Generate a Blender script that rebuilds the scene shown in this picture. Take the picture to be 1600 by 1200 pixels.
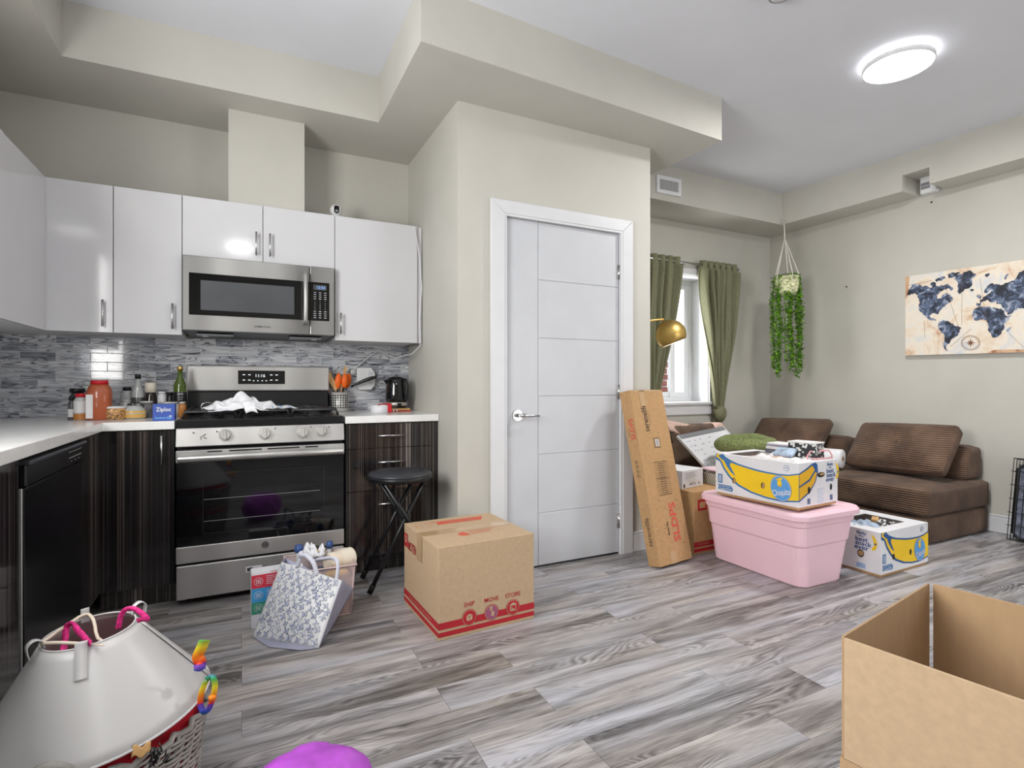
import bpy, bmesh, math, random
from math import sin, cos, pi, radians, sqrt
from mathutils import Vector, Matrix
random.seed(7)
for o in list(bpy.data.objects): bpy.data.objects.remove(o)
S = bpy.context.scene
COL = S.collection
# ------------------------------------------------------------------ camera
H = 1.08; FPX = 847.0; YAW = radians(26.5)
cs, sn = cos(YAW), sin(YAW)
cam_d = bpy.data.cameras.new('camera'); cam = bpy.data.objects.new('camera', cam_d); COL.objects.link(cam)
cam.location = (0, 0, H); cam.rotation_euler = (pi/2, 0, -YAW)
cam_d.sensor_width = 36; cam_d.lens = 36*FPX/1600; cam_d.clip_start = .02
S.camera = cam
# ------------------------------------------------------------------ world and lights
w = bpy.data.worlds.new('world'); S.world = w; w.use_nodes = True
bg = w.node_tree.nodes['Background']; bg.inputs[0].default_value = (.93, .96, 1, 1); bg.inputs[1].default_value = 3.0
S.view_settings.view_transform = 'Standard'; S.view_settings.look = 'None'
S.view_settings.gamma = 1; S.view_settings.use_curve_mapping = False
S.view_settings.exposure = 0.16
def area(name, loc, rot, sx, sy, power, col=(1, .985, .96)):
    l = bpy.data.lights.new(name, 'AREA'); l.shape = 'RECTANGLE'; l.size = sx; l.size_y = sy; l.energy = power; l.color = col
    o = bpy.data.objects.new(name, l); COL.objects.link(o); o.location = loc; o.rotation_euler = rot
    return o
# daylight coming in at the real window openings (rear wall, left wall, living room wall)
area('daylight_balcony_door', (3.95, -3.12, 1.25), (radians(90), 0, 0), 1.5, 2.1, 36)
area('daylight_sink_window', (-1.14, 1.15, 1.68), (0, radians(-90), 0), 1.1, 1.3, 62)
area('daylight_living_window', (3.53, 3.98, 1.5), (radians(-90), 0, 0), .95, 1.1, 14)

# ------------------------------------------------------------------ pixel rays to points on known planes
def ray(u, v):
    a = (u-800)/FPX; b = (600-v)/FPX
    return Vector((sn+cs*a, cs-sn*a, b))
def onZ(u, v, z=0):
    d = ray(u, v); return Vector((0, 0, H))+d*((z-H)/d.z)
def onY(u, v, y):
    d = ray(u, v); return Vector((0, 0, H))+d*(y/d.y)
def onX(u, v, x):
    d = ray(u, v); return Vector((0, 0, H))+d*(x/d.x)
def atT(u, v, t): return Vector((0, 0, H))+ray(u, v)*t

# ------------------------------------------------------------------ materials
def lin(c):
    c = c/255.0
    return c/12.92 if c <= .04045 else ((c+.055)/1.055)**2.4
def rgb(t): return (lin(t[0]), lin(t[1]), lin(t[2]), 1)
class NT:
    def __init__(s, name):
        s.m = bpy.data.materials.new(name); s.m.use_nodes = True; s.t = s.m.node_tree
        s.b = s.t.nodes['Principled BSDF']
    def n(s, typ, **kw):
        x = s.t.nodes.new(typ)
        for k, v in kw.items():
            if k in x.inputs.keys() if isinstance(k, str) else False: x.inputs[k].default_value = v
            else: setattr(x, k, v)
        return x
    def l(s, a, b): s.t.links.new(a, b)
    def math(s, op, a, b=None):
        x = s.t.nodes.new('ShaderNodeMath'); x.operation = op
        for i, q in enumerate((a, b)):
            if q is None: continue
            if isinstance(q, (int, float)): x.inputs[i].default_value = q
            else: s.l(q, x.inputs[i])
        return x.outputs[0]
    def coords(s, scale=(1, 1, 1), rand=0.0):
        tc = s.t.nodes.new('ShaderNodeTexCoord'); mp = s.t.nodes.new('ShaderNodeMapping')
        s.l(tc.outputs['Object'], mp.inputs[0]); mp.inputs['Scale'].default_value = scale
        if rand:
            oi = s.t.nodes.new('ShaderNodeObjectInfo'); mu = s.math('MULTIPLY', oi.outputs['Random'], rand)
            cb = s.t.nodes.new('ShaderNodeCombineXYZ')
            for i in range(3): s.l(mu, cb.inputs[i])
            s.l(cb.outputs[0], mp.inputs['Location'])
        return mp.outputs[0]
    def noise(s, vec, scale, detail=4, rough=.55, dist=0):
        x = s.t.nodes.new('ShaderNodeTexNoise'); x.inputs['Scale'].default_value = scale; x.inputs['Detail'].default_value = detail
        x.inputs['Roughness'].default_value = rough; x.inputs['Distortion'].default_value = dist
        s.l(vec, x.inputs['Vector']); return x.outputs[0]
    def ramp(s, fac, stops):
        x = s.t.nodes.new('ShaderNodeValToRGB'); e = x.color_ramp.elements
        while len(e) < len(stops): e.new(.5)
        for i, (p, c) in enumerate(stops): e[i].position = p; e[i].color = rgb(c)
        s.l(fac, x.inputs[0]); return x.outputs[0]
    def bump(s, h, strength=.2, dist=.01):
        x = s.t.nodes.new('ShaderNodeBump'); x.inputs['Strength'].default_value = strength; x.inputs['Distance'].default_value = dist
        s.l(h, x.inputs['Height']); s.l(x.outputs[0], s.b.inputs['Normal'])
    def mix(s, fac, a, b, mode='MIX'):
        x = s.t.nodes.new('ShaderNodeMix'); x.data_type = 'RGBA'; x.blend_type = mode
        for k, q in ((0, fac), (6, a), (7, b)):
            if isinstance(q, (int, float)): x.inputs[k].default_value = q
            elif isinstance(q, tuple): x.inputs[k].default_value = q
            else: s.l(q, x.inputs[k])
        return x.outputs[2]
def P(name, c, r=.5, metal=0, coat=0, var=0.06, vs=6, bump=0, bs=200, bd=.002, trans=0, ior=1.45, emit=0, alpha=1, scale=(1, 1, 1), sss=0, spec=None):
    k = NT(name); b = k.b
    b.inputs['Roughness'].default_value = r; b.inputs['Metallic'].default_value = metal
    b.inputs['Coat Weight'].default_value = coat; b.inputs['Coat Roughness'].default_value = .05
    b.inputs['Transmission Weight'].default_value = trans; b.inputs['IOR'].default_value = ior; b.inputs['Alpha'].default_value = alpha
    if spec is not None: b.inputs['Specular IOR Level'].default_value = spec
    vec = k.coords(scale)
    if var:
        n = k.noise(vec, vs, 3)
        lo = tuple(max(0, x*(1-var)) for x in c); hi = tuple(min(255, x*(1+var)) for x in c)
        k.l(k.ramp(n, [(.3, lo), (.7, hi)]), b.inputs['Base Color'])
    else: b.inputs['Base Color'].default_value = rgb(c)
    if bump: k.bump(k.noise(vec, bs, 2), bump, bd)
    if emit: b.inputs['Emission Color'].default_value = rgb(c); b.inputs['Emission Strength'].default_value = emit
    return k.m
MAT = {}
MAT['wall'] = P('greige_wall_paint', (193, 191, 183), .6, var=.015, vs=3, bump=.05, bs=300)
MAT['ceil'] = P('white_ceiling_paint', (216, 218, 224), .8, var=.01, vs=2)
MAT['trim'] = P('white_trim_paint', (214, 215, 218), .35, var=.01)
MAT['doorw'] = P('white_door_paint', (198, 200, 205), .35, var=.01)
MAT['cab'] = P('gloss_white_laminate', (210, 210, 213), .10, coat=.12, spec=.4, var=.01, vs=2)
MAT['cabin'] = P('cabinet_underside', (205, 205, 205), .5, var=.02)
MAT['quartz'] = P('white_quartz', (240, 240, 239), .18, var=.02, vs=14)
MAT['grout'] = P('light_grout', (226, 226, 228), .8, var=.03)
MAT['chrome'] = P('brushed_nickel', (200, 200, 200), .25, metal=1, var=.03, vs=40)
MAT['black'] = P('black_plastic', (20, 21, 24), .35, var=.1)
MAT['blackgl'] = P('black_glass', (8, 9, 12), .04, coat=.6, var=.0)
MAT['dwdoor'] = P('black_dishwasher_door', (14, 15, 18), .22, var=.1, vs=3, spec=.35)
MAT['blackmat'] = P('black_enamel', (17, 17, 19), .3, var=.1)
MAT['iron'] = P('cast_iron', (44, 44, 47), .4, var=.15, vs=60, bump=.2)
MAT['white'] = P('white_plastic', (225, 226, 228), .4, var=.01)
MAT['grey'] = P('grey_plastic', (130, 132, 136), .45, var=.03)
MAT['red'] = P('red_plastic', (196, 22, 38), .35, var=.05)
MAT['orange'] = P('orange_silicone', (240, 104, 20), .45, var=.05)
MAT['bamboo'] = P('bamboo', (212, 168, 112), .5, var=.08, vs=20, scale=(1, 1, .2))
MAT['brass'] = P('brushed_brass', (206, 174, 104), .42, metal=1, var=.05, vs=8)
MAT['lampin'] = P('lamp_inside', (84, 86, 92), .5, var=.02)
MAT['emit'] = P('lamp_diffuser', (255, 255, 255), .5, var=0, emit=9)
MAT['halo'] = P('lamp_back_glow', (255, 255, 255), .5, var=0, emit=14)
MAT['screen'] = P('blue_display', (120, 165, 235), .4, var=0, emit=.9)
MAT['screenw'] = P('white_display', (225, 235, 240), .4, var=0, emit=.8)
MAT['mark'] = P('white_marking', (205, 207, 210), .5, var=0)
MAT['markd'] = P('dark_marking', (60, 60, 64), .5, var=0)
MAT['glass'] = P('clear_glass', (245, 248, 248), .03, trans=1, var=0)
MAT['pane'] = P('window_glass', (250, 252, 252), .0, trans=1, var=0, ior=1.05)
MAT['pvc'] = P('white_vinyl_frame', (226, 228, 232), .35, var=.01)
MAT['vinylgrey'] = P('grey_window_seal', (120, 122, 128), .5, var=.02)
MAT['card'] = P('kraft_cardboard', (189, 163, 132), .75, var=.025, vs=60, bump=.08, bs=400)
MAT['card2'] = P('brown_cardboard', (184, 146, 102), .75, var=.04, vs=50, bump=.08, bs=400)
MAT['cardin'] = P('cardboard_inside', (178, 148, 114), .8, var=.02, vs=50, bump=.1, bs=300, scale=(1, 1, .3))
MAT['cardw'] = P('white_printed_card', (228, 228, 232), .55, var=.015)
MAT['tape'] = P('packing_tape', (190, 158, 118), .12, coat=.6, var=.04)
MAT['inkred'] = P('red_ink', (176, 30, 44), .6, var=.04)
MAT['inkred2'] = P('faded_red_ink', (206, 92, 72), .7, var=.05, vs=50)
MAT['inkblk'] = P('black_ink', (70, 58, 50), .7, var=.1, vs=50)
MAT['inkyel'] = P('yellow_ink', (246, 204, 34), .55, var=.02)
MAT['inkblu'] = P('blue_ink', (62, 120, 178), .55, var=.03)
MAT['inkblu2'] = P('light_blue_ink', (92, 160, 222), .55, var=.03)
MAT['inknavy'] = P('navy_ink', (38, 88, 150), .55, var=.03)
MAT['inkor'] = P('ochre_ink', (232, 178, 28), .55, var=.02)
MAT['pink'] = P('pink_plastic', (243, 205, 218), .3, var=.015, vs=3)
MAT['pinkwire'] = P('pink_wire', (226, 160, 166), .35, var=.02)
MAT['green'] = P('sage_curtain_fabric', (122, 123, 96), .85, var=.06, vs=60, bump=.15, bs=500)
MAT['plush'] = P('green_plush', (112, 122, 76), .95, var=.2, vs=70, bump=.7, bs=130, bd=.008)
MAT['leaf'] = P('leaf_green', (112, 158, 38), .5, var=.35, vs=25)
MAT['leaf2'] = P('dark_leaf_green', (66, 112, 34), .5, var=.3, vs=25)
MAT['cord'] = P('cotton_cord', (232, 228, 218), .8, var=.04)
MAT['towel'] = P('white_towel', (228, 229, 233), .9, var=.03, vs=40, bump=.4, bs=250)
MAT['blue'] = P('blue_plastic', (64, 92, 150), .4, var=.08, vs=40)
MAT['cream'] = P('cream_lampshade', (232, 224, 206), .7, var=.02)
MAT['purple'] = P('purple_nylon', (186, 84, 208), .5, var=.12, vs=10, bump=.25, bs=14, bd=.02)
MAT['redfab'] = P('red_fabric', (190, 16, 40), .7, var=.12, vs=9, bump=.2, bs=40)
MAT['cone'] = P('milky_plastic', (200, 199, 199), .35, var=.015, vs=4)
MAT['pinkstrap'] = P('magenta_strap', (214, 38, 118), .7, var=.3, vs=160)
MAT['ivory'] = P('ivory_elastic', (228, 214, 196), .7, var=.04)
MAT['wicker'] = P('grey_wicker', (150, 148, 142), .7, var=.12, vs=30, bump=.3, bs=150)
MAT['rug'] = P('dark_mesh', (46, 42, 40), .8, var=.3, vs=200)
MAT['fur'] = P('pink_fur_throw', (214, 182, 168), .95, var=.1, vs=40, bump=.8, bs=160, bd=.01)
MAT['paper'] = P('white_paper', (222, 220, 220), .8, var=.03)
MAT['strapfab'] = P('pale_lilac_webbing', (206, 208, 222), .7, var=.03)
MAT['greyfab'] = P('grey_bag_fabric', (156, 158, 178), .7, var=.05, vs=10)
MAT['olive'] = P('green_bottle_glass', (74, 94, 30), .06, coat=.4, var=.1)
MAT['spice'] = P('orange_spice', (170, 84, 46), .4, coat=.5, var=.06)
MAT['beans'] = P('mixed_beans', (170, 110, 70), .4, coat=.4, var=.75, vs=110)
MAT['yellow'] = P('yellow_powder', (226, 178, 92), .5, coat=.4, var=.1)
MAT['brownp'] = P('brown_powder', (176, 112, 48), .5, coat=.4, var=.1)
MAT['darkp'] = P('dark_contents', (82, 80, 84), .4, coat=.5, var=.3, vs=40)
MAT['jarclear'] = P('frosted_jar', (188, 192, 190), .15, coat=.5, var=.05)
MAT['sauce'] = P('dark_sauce', (34, 26, 24), .1, coat=.6, var=.1)
MAT['lid'] = P('silver_lid', (205, 204, 200), .35, metal=.35, var=.05)
MAT['skytext'] = P('sky_blue_print', (120, 200, 250), .5, var=0)
MAT['ziploc'] = P('blue_carton', (66, 92, 176), .45, var=.06)
MAT['rubber'] = P('black_rubber', (16, 16, 17), .7, var=.1)
MAT['vinyl'] = P('black_vinyl', (48, 50, 56), .38, var=.15, vs=9, bump=.1, bs=250)
MAT['outside'] = P('pale_ground', (180, 180, 178), .9, var=.05)
MAT['brick'] = P('brick', (112, 66, 58), .85, var=.1, vs=20, bump=.3, bs=80)
MAT['pillowpat'] = P('grey_pattern_tray', (96, 100, 116), .7, var=.3, vs=40)

def m_floor():
    k = NT('grey_oak_plank')
    oi = k.t.nodes.new('ShaderNodeObjectInfo')
    n1 = k.noise(k.coords((1.5, 15, 15), rand=37), 1.0, 4, .6, .8)
    fib = k.noise(k.coords((9, 190, 190), rand=51), 1.0, 3, .6, .3)
    cn = k.noise(k.coords((1.3, 8.5, 8.5), rand=23), 1.0, 1.5, .5, .5)
    tri = k.math('ABSOLUTE', k.math('SUBTRACT', k.math('FRACT', k.math('MULTIPLY', cn, 26)), .5))
    mask = k.ramp(k.noise(k.coords((1.9, 7, 7), rand=71), 1.0, 2), [(.50, (0, 0, 0)), (.62, (255, 255, 255))])
    ring = k.math('MULTIPLY', k.math('SUBTRACT', tri, .25), mask)
    tot = k.math('ADD', k.math('MULTIPLY', n1, .72), k.math('MULTIPLY', fib, .28))
    tot = k.math('ADD', tot, k.math('MULTIPLY', ring, .34))
    tot = k.math('ADD', tot, k.math('MULTIPLY', k.math('SUBTRACT', oi.outputs['Random'], .5), .10))
    col = k.ramp(tot, [(.33, (82, 80, 80)), (.44, (132, 130, 130)), (.53, (164, 162, 163)), (.68, (196, 194, 196))])
    tint = k.ramp(k.noise(k.coords((.8, 4, 4), rand=37), 1.0, 2), [(.35, (255, 248, 240)), (.65, (246, 248, 255))])
    k.l(k.mix(1, col, tint, 'MULTIPLY'), k.b.inputs['Base Color'])
    k.b.inputs['Roughness'].default_value = .36
    k.bump(fib, .12, .003); return k.m
MAT['plank'] = m_floor()
def m_zebra():
    k = NT('dark_zebrano_laminate')
    f1 = k.noise(k.coords((105, 105, .35)), 1.0, 3, .6, .15); f2 = k.noise(k.coords((14, 14, .2)), 1.0, 2)
    t = k.math('ADD', k.math('MULTIPLY', f1, .7), k.math('MULTIPLY', f2, .3))
    k.l(k.ramp(t, [(.38, (18, 16, 18)), (.50, (36, 32, 33)), (.58, (70, 63, 60)), (.67, (138, 128, 120))]), k.b.inputs['Base Color'])
    k.b.inputs['Roughness'].default_value = .12; k.b.inputs['Coat Weight'].default_value = .4; k.b.inputs['Coat Roughness'].default_value = .05
    return k.m
MAT['zebra'] = m_zebra()
def m_tile():
    k = NT('striped_glass_tile')
    n = k.noise(k.coords((2.6, 2.6, 17), rand=31), 1.0, 2, .5, .7)
    f = k.math('FRACT', k.math('MULTIPLY', n, 11))
    vein = k.ramp(f, [(0, (108, 108, 114)), (.10, (150, 151, 156)), (.24, (255, 255, 255)), (.8, (232, 233, 236)), (1, (196, 197, 201))])
    g = k.noise(k.coords((7, 7, 70), rand=13), 1.0, 3, .6, .4)
    oi = k.t.nodes.new('ShaderNodeObjectInfo'); g = k.math('ADD', g, k.math('MULTIPLY', k.math('SUBTRACT', oi.outputs['Random'], .5), .28))
    base = k.ramp(g, [(.30, (134, 138, 147)), (.46, (188, 191, 198)), (.66, (220, 221, 224))])
    k.l(k.mix(1, base, vein, 'MULTIPLY'), k.b.inputs['Base Color'])
    k.b.inputs['Roughness'].default_value = .08; k.b.inputs['Coat Weight'].default_value = .4
    return k.m
MAT['tile'] = m_tile()
def m_steel():
    k = NT('brushed_stainless')
    f = k.noise(k.coords((2, 2, 160)), 1.0, 3); g = k.noise(k.coords((5, 5, .5)), 1.0, 1)
    k.l(k.ramp(g, [(.3, (178, 177, 176)), (.7, (216, 215, 213))]), k.b.inputs['Base Color'])
    k.b.inputs['Metallic'].default_value = .72; k.b.inputs['Roughness'].default_value = .34
    k.bump(f, .05, .002); return k.m
MAT['steel'] = m_steel()
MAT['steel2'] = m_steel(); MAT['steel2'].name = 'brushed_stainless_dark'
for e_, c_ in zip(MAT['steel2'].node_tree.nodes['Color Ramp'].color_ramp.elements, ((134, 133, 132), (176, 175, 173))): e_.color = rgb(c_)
def m_cord():
    k = NT('brown_corduroy')
    tc = k.t.nodes.new('ShaderNodeTexCoord'); g = k.t.nodes.new('ShaderNodeNewGeometry')
    sp = k.t.nodes.new('ShaderNodeSeparateXYZ'); k.l(tc.outputs['Object'], sp.inputs[0])
    sq = k.t.nodes.new('ShaderNodeSeparateXYZ'); k.l(g.outputs['Normal'], sq.inputs[0])
    a = k.math('GREATER_THAN', k.math('ABSOLUTE', sq.outputs[0]), .45)
    c = k.math('ADD', k.math('MULTIPLY', sp.outputs[2], a), k.math('MULTIPLY', sp.outputs[0], k.math('SUBTRACT', 1, a)))
    band = k.math('SINE', k.math('MULTIPLY', c, 2*pi/.0150))
    h = k.math('ADD', k.math('MULTIPLY', band, .5), .5)
    vec = k.coords()
    n = k.noise(vec, 5, 4); t = k.math('ADD', k.math('MULTIPLY', n, .75), k.math('MULTIPLY', h, .25))
    k.l(k.ramp(t, [(.3, (54, 38, 29)), (.5, (92, 69, 54)), (.72, (122, 97, 78))]), k.b.inputs['Base Color'])
    k.b.inputs['Roughness'].default_value = .9
    k.b.inputs['Sheen Weight'].default_value = .08
    k.bump(h, .7, .006); return k.m
MAT['corduroy'] = m_cord()
def m_map(name, stops, sc):
    k = NT(name); n = k.noise(k.coords(), sc, 6, .65, .8)
    k.l(k.ramp(n, stops), k.b.inputs['Base Color']); k.b.inputs['Roughness'].default_value = .6; return k.m
MAT['mapbg'] = m_map('aged_map_paper', [(.26, (186, 132, 94)), (.38, (218, 196, 172)), (.5, (230, 220, 204)), (.66, (206, 208, 212))], 5.5)
MAT['mapland'] = m_map('indigo_watercolour', [(.36, (22, 23, 30)), (.47, (46, 56, 76)), (.56, (92, 108, 138)), (.65, (178, 184, 196))], 16)
MAT['mapedge'] = m_map('rust_map_edge', [(.38, (150, 92, 62)), (.52, (206, 168, 134))], 16)
MAT['mapline'] = P('sepia_line', (120, 84, 62), .7, var=.05)
def m_rainbow():
    k = NT('rainbow_ribbon'); n = k.t.nodes.new('ShaderNodeTexCoord'); sp = k.t.nodes.new('ShaderNodeSeparateXYZ'); k.l(n.outputs['Object'], sp.inputs[0])
    f = k.math('FRACT', k.math('MULTIPLY', sp.outputs[2], 11.0))
    k.l(k.ramp(f, [(0, (230, 40, 30)), (.2, (245, 140, 20)), (.4, (240, 220, 40)), (.6, (60, 170, 80)), (.8, (50, 90, 200)), (1, (120, 50, 160))]), k.b.inputs['Base Color'])
    k.b.inputs['Roughness'].default_value = .6; return k.m
MAT['rainbow'] = m_rainbow()
def m_carton():
    k = NT('black_white_print'); vo = k.t.nodes.new('ShaderNodeTexVoronoi'); vo.inputs['Scale'].default_value = 60; k.l(k.coords(), vo.inputs[0])
    k.l(k.ramp(vo.outputs[0], [(.35, (228, 228, 226)), (.5, (40, 40, 44))]), k.b.inputs['Base Color']); return k.m
MAT['bwprint'] = m_carton()

# ------------------------------------------------------------------ mesh builder
WM = {}
def smooth(pts, n=4, closed=False):
    pts = [Vector(p) for p in pts]; out = []; k = len(pts)
    for i in range(k-1):
        p0, p1, p2, p3 = pts[max(i-1, 0)], pts[i], pts[i+1], pts[min(i+2, k-1)]
        for j in range(n):
            t = j/n; out.append(.5*((2*p1)+(p2-p0)*t+(2*p0-5*p1+4*p2-p3)*t*t+(3*p1-p0-3*p2+p3)*t**3))
    return out+[pts[-1]]
class MB:
    def __init__(s): s.v = []; s.f = []; s.mi = []; s.sm = []
    def add(s, vs, fs, m=0, smooth=False):
        b = len(s.v); s.v += [tuple(q) for q in vs]
        for f in fs: s.f.append(tuple(i+b for i in f)); s.mi.append(m); s.sm.append(smooth)
        return s
    def box(s, x0, x1, y0, y1, z0, z1, m=0):
        vs = [(x, y, z) for z in (z0, z1) for y in (y0, y1) for x in (x0, x1)]
        return s.add(vs, [(0, 2, 3, 1), (4, 5, 7, 6), (0, 1, 5, 4), (2, 6, 7, 3), (0, 4, 6, 2), (1, 3, 7, 5)], m)
    def obox(s, o, ex, ey, ez, m=0):        # corner o with edge vectors
        o, ex, ey, ez = map(Vector, (o, ex, ey, ez))
        vs = [o+ex*a+ey*b+ez*c for c in (0, 1) for b in (0, 1) for a in (0, 1)]
        return s.add(vs, [(0, 2, 3, 1), (4, 5, 7, 6), (0, 1, 5, 4), (2, 6, 7, 3), (0, 4, 6, 2), (1, 3, 7, 5)], m)
    def hexa(s, p, m=0):                    # 8 points: bottom 4 ccw, top 4 ccw
        return s.add(p, [(3, 2, 1, 0), (4, 5, 6, 7), (0, 1, 5, 4), (1, 2, 6, 5), (2, 3, 7, 6), (3, 0, 4, 7)], m)
    def prism(s, poly, z0, z1, m=0):
        n = len(poly)
        vs = [(x, y, z0) for x, y in poly]+[(x, y, z1) for x, y in poly]
        return s.add(vs, [tuple(range(n))[::-1], tuple(range(n, 2*n))]+[(i, (i+1) % n, n+(i+1) % n, n+i) for i in range(n)], m)
    def extr(s, pts, d, m=0):               # polygon of 3D points extruded by vector d
        n = len(pts); d = Vector(d); pts = [Vector(p) for p in pts]
        return s.add(pts+[p+d for p in pts], [tuple(range(n)), tuple(range(n, 2*n))[::-1]]+[(i, n+i, n+(i+1) % n, (i+1) % n) for i in range(n)], m)
    def cone(s, p0, p1, r0, r1, n=16, m=0, caps=True, smooth=True):
        p0, p1 = Vector(p0), Vector(p1); ax = (p1-p0).normalized()
        e1 = ax.orthogonal().normalized(); e2 = ax.cross(e1)
        vs = [p0+(e1*cos(2*pi*i/n)+e2*sin(2*pi*i/n))*r0 for i in range(n)]+[p1+(e1*cos(2*pi*i/n)+e2*sin(2*pi*i/n))*r1 for i in range(n)]
        s.add(vs, [(i, (i+1) % n, n+(i+1) % n, n+i) for i in range(n)], m, smooth)
        if caps:
            b = len(s.v)-2*n
            s.f.append(tuple(b+i for i in range(n))[::-1]); s.f.append(tuple(b+n+i for i in range(n))); s.mi += [m, m]; s.sm += [False, False]
        return s
    def cyl(s, p0, p1, r, n=16, m=0, caps=True): return s.cone(p0, p1, r, r, n, m, caps)
    def tube(s, pts, r, n=6, m=0, closed=False, rs=None, flat=None):
        pts = [Vector(p) for p in pts]; k = len(pts); vs = []
        ref = None
        for i, p in enumerate(pts):
            a = pts[(i-1) % k] if (closed or i > 0) else p; b = pts[(i+1) % k] if (closed or i < k-1) else p
            t = (b-a).normalized()
            if ref is None: ref = t.orthogonal().normalized()
            ref = (ref-t*ref.dot(t))
            ref = ref.normalized() if ref.length > 1e-5 else t.orthogonal().normalized()
            e2 = t.cross(ref); rr = rs[i] if rs else r; fl = flat or 1
            for j in range(n): vs.append(p+ref*cos(2*pi*j/n)*rr+e2*sin(2*pi*j/n)*rr*fl)
        fs = []
        for i in range(k if closed else k-1):
            for j in range(n): fs.append((i*n+j, i*n+(j+1) % n, ((i+1) % k)*n+(j+1) % n, ((i+1) % k)*n+j))
        if not closed: fs += [tuple(range(n))[::-1], tuple((k-1)*n+j for j in range(n))]
        return s.add(vs, fs, m, True)
    def lathe(s, prof, c=(0, 0, 0), n=20, m=0, axis=None, sq=None):
        c = Vector(c); ax = Vector(axis or (0, 0, 1)).normalized()
        e1 = ax.orthogonal().normalized() if axis else Vector((1, 0, 0)); e2 = ax.cross(e1)
        vs = []
        for (r, z) in prof:
            for i in range(n):
                a = 2*pi*i/n; k = 1.0
                if sq: k = 1.0/max(abs(cos(a)), abs(sin(a)))**sq
                vs.append(c+ax*z+(e1*cos(a)+e2*sin(a))*r*k)
        fs = []
        for j in range(len(prof)-1):
            for i in range(n): fs.append((j*n+i, j*n+(i+1) % n, (j+1)*n+(i+1) % n, (j+1)*n+i))
        s.add(vs, fs, m, True)
        b = len(s.v)-len(vs)
        if prof[0][0] > 1e-4: s.f.append(tuple(b+i for i in range(n))[::-1]); s.mi.append(m); s.sm.append(False)
        if prof[-1][0] > 1e-4:
            q = b+(len(prof)-1)*n; s.f.append(tuple(q+i for i in range(n))); s.mi.append(m); s.sm.append(False)
        return s
    def grid(s, fn, nu, nv, m=0, thick=0, closeu=False):
        vs = [Vector(fn(i/nu, j/nv)) for j in range(nv+1) for i in range(nu+1)]
        fs = [(j*(nu+1)+i, j*(nu+1)+i+1, (j+1)*(nu+1)+i+1, (j+1)*(nu+1)+i) for j in range(nv) for i in range(nu)]
        return s.add(vs, fs, m, True)
    def text(s, txt, o, ux, uy, size, m=0, off=.0006, bold=0, align='CENTER', sx=1, rot=0, wmax=None):
        cu = bpy.data.curves.new('t', 'FONT'); cu.body = txt; cu.size = 1; cu.align_x = align; cu.align_y = 'CENTER'; cu.offset = bold; cu.resolution_u = 2
        ob = bpy.data.objects.new('t', cu); me = bpy.data.meshes.new_from_object(ob)
        ux, uy = Vector(ux).normalized(), Vector(uy).normalized(); nn = ux.cross(uy); o = Vector(o)
        c, d = cos(rot), sin(rot); k = size*sx
        if wmax and me.vertices:
            wd = max(v.co.x for v in me.vertices)-min(v.co.x for v in me.vertices)
            k = wmax/wd
        vs = []
        for v in me.vertices:
            x, y = v.co.x*k, v.co.y*size
            x, y = x*c-y*d, x*d+y*c
            vs.append(o+ux*x+uy*y+nn*off)
        s.add(vs, [tuple(p.vertices) for p in me.polygons], m)
        bpy.data.objects.remove(ob); bpy.data.curves.remove(cu); bpy.data.meshes.remove(me)
        return s
    def build(s, name, mats, parent=None, bevel=0, seg=2, sub=0, solid=0, label=None, recalc=False, kind=None, loc=None, weld=False):
        me = bpy.data.meshes.new(name); me.from_pydata(s.v, [], s.f)
        if not isinstance(mats, (list, tuple)): mats = [mats]
        for q in mats: me.materials.append(MAT[q])
        me.polygons.foreach_set('material_index', s.mi); me.polygons.foreach_set('use_smooth', s.sm)
        if recalc or weld:
            bm = bmesh.new(); bm.from_mesh(me)
            if weld: bmesh.ops.remove_doubles(bm, verts=bm.verts, dist=1e-5)
            bmesh.ops.recalc_face_normals(bm, faces=bm.faces); bm.to_mesh(me); bm.free()
        me.update()
        o = bpy.data.objects.new(name, me); COL.objects.link(o)
        if loc: o.location = loc
        if bevel:
            b = o.modifiers.new('bevel', 'BEVEL'); b.width = bevel; b.segments = seg; b.limit_method = 'ANGLE'; b.angle_limit = radians(40)
            if seg > 1: b.harden_normals = False
        if solid:
            b = o.modifiers.new('solid', 'SOLIDIFY'); b.thickness = solid; b.offset = 0
        if sub:
            b = o.modifiers.new('sub', 'SUBSURF'); b.levels = sub; b.render_levels = sub
        if parent: setpar(o, parent)
        WM[o.name] = (WM.get(parent.name, Matrix()) @ o.matrix_parent_inverse @ o.matrix_basis) if parent else o.matrix_basis.copy()
        if label: o['label'] = label
        if kind: o['kind'] = kind
        return o
def setpar(o, parent):
    o.parent = parent; o.matrix_parent_inverse = WM[parent.name].inverted()
def thing(name, label, cat, loc=(0, 0, 0), group=None):
    o = bpy.data.objects.new(name, None); COL.objects.link(o); o.location = loc; o.empty_display_size = .05
    o['label'] = label; o['category'] = cat
    if group: o['group'] = group
    WM[o.name] = Matrix.Translation(loc); return o
def tag(o, label, cat, group=None, kind=None):
    o['label'] = label; o['category'] = cat
    if group: o['group'] = group
    if kind: o['kind'] = kind
    return o
def struct(o): o['kind'] = 'structure'; return o
def inst(o, loc, parent, name=None):
    c = bpy.data.objects.new(name or o.name.split('.')[0], o.data); COL.objects.link(c); c.location = loc
    for md in o.modifiers:
        if md.type == 'BEVEL':
            b = c.modifiers.new('bevel', 'BEVEL'); b.width = md.width; b.segments = md.segments; b.limit_method = 'ANGLE'
    setpar(c, parent); WM[c.name] = Matrix.Translation(loc); return c
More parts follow.
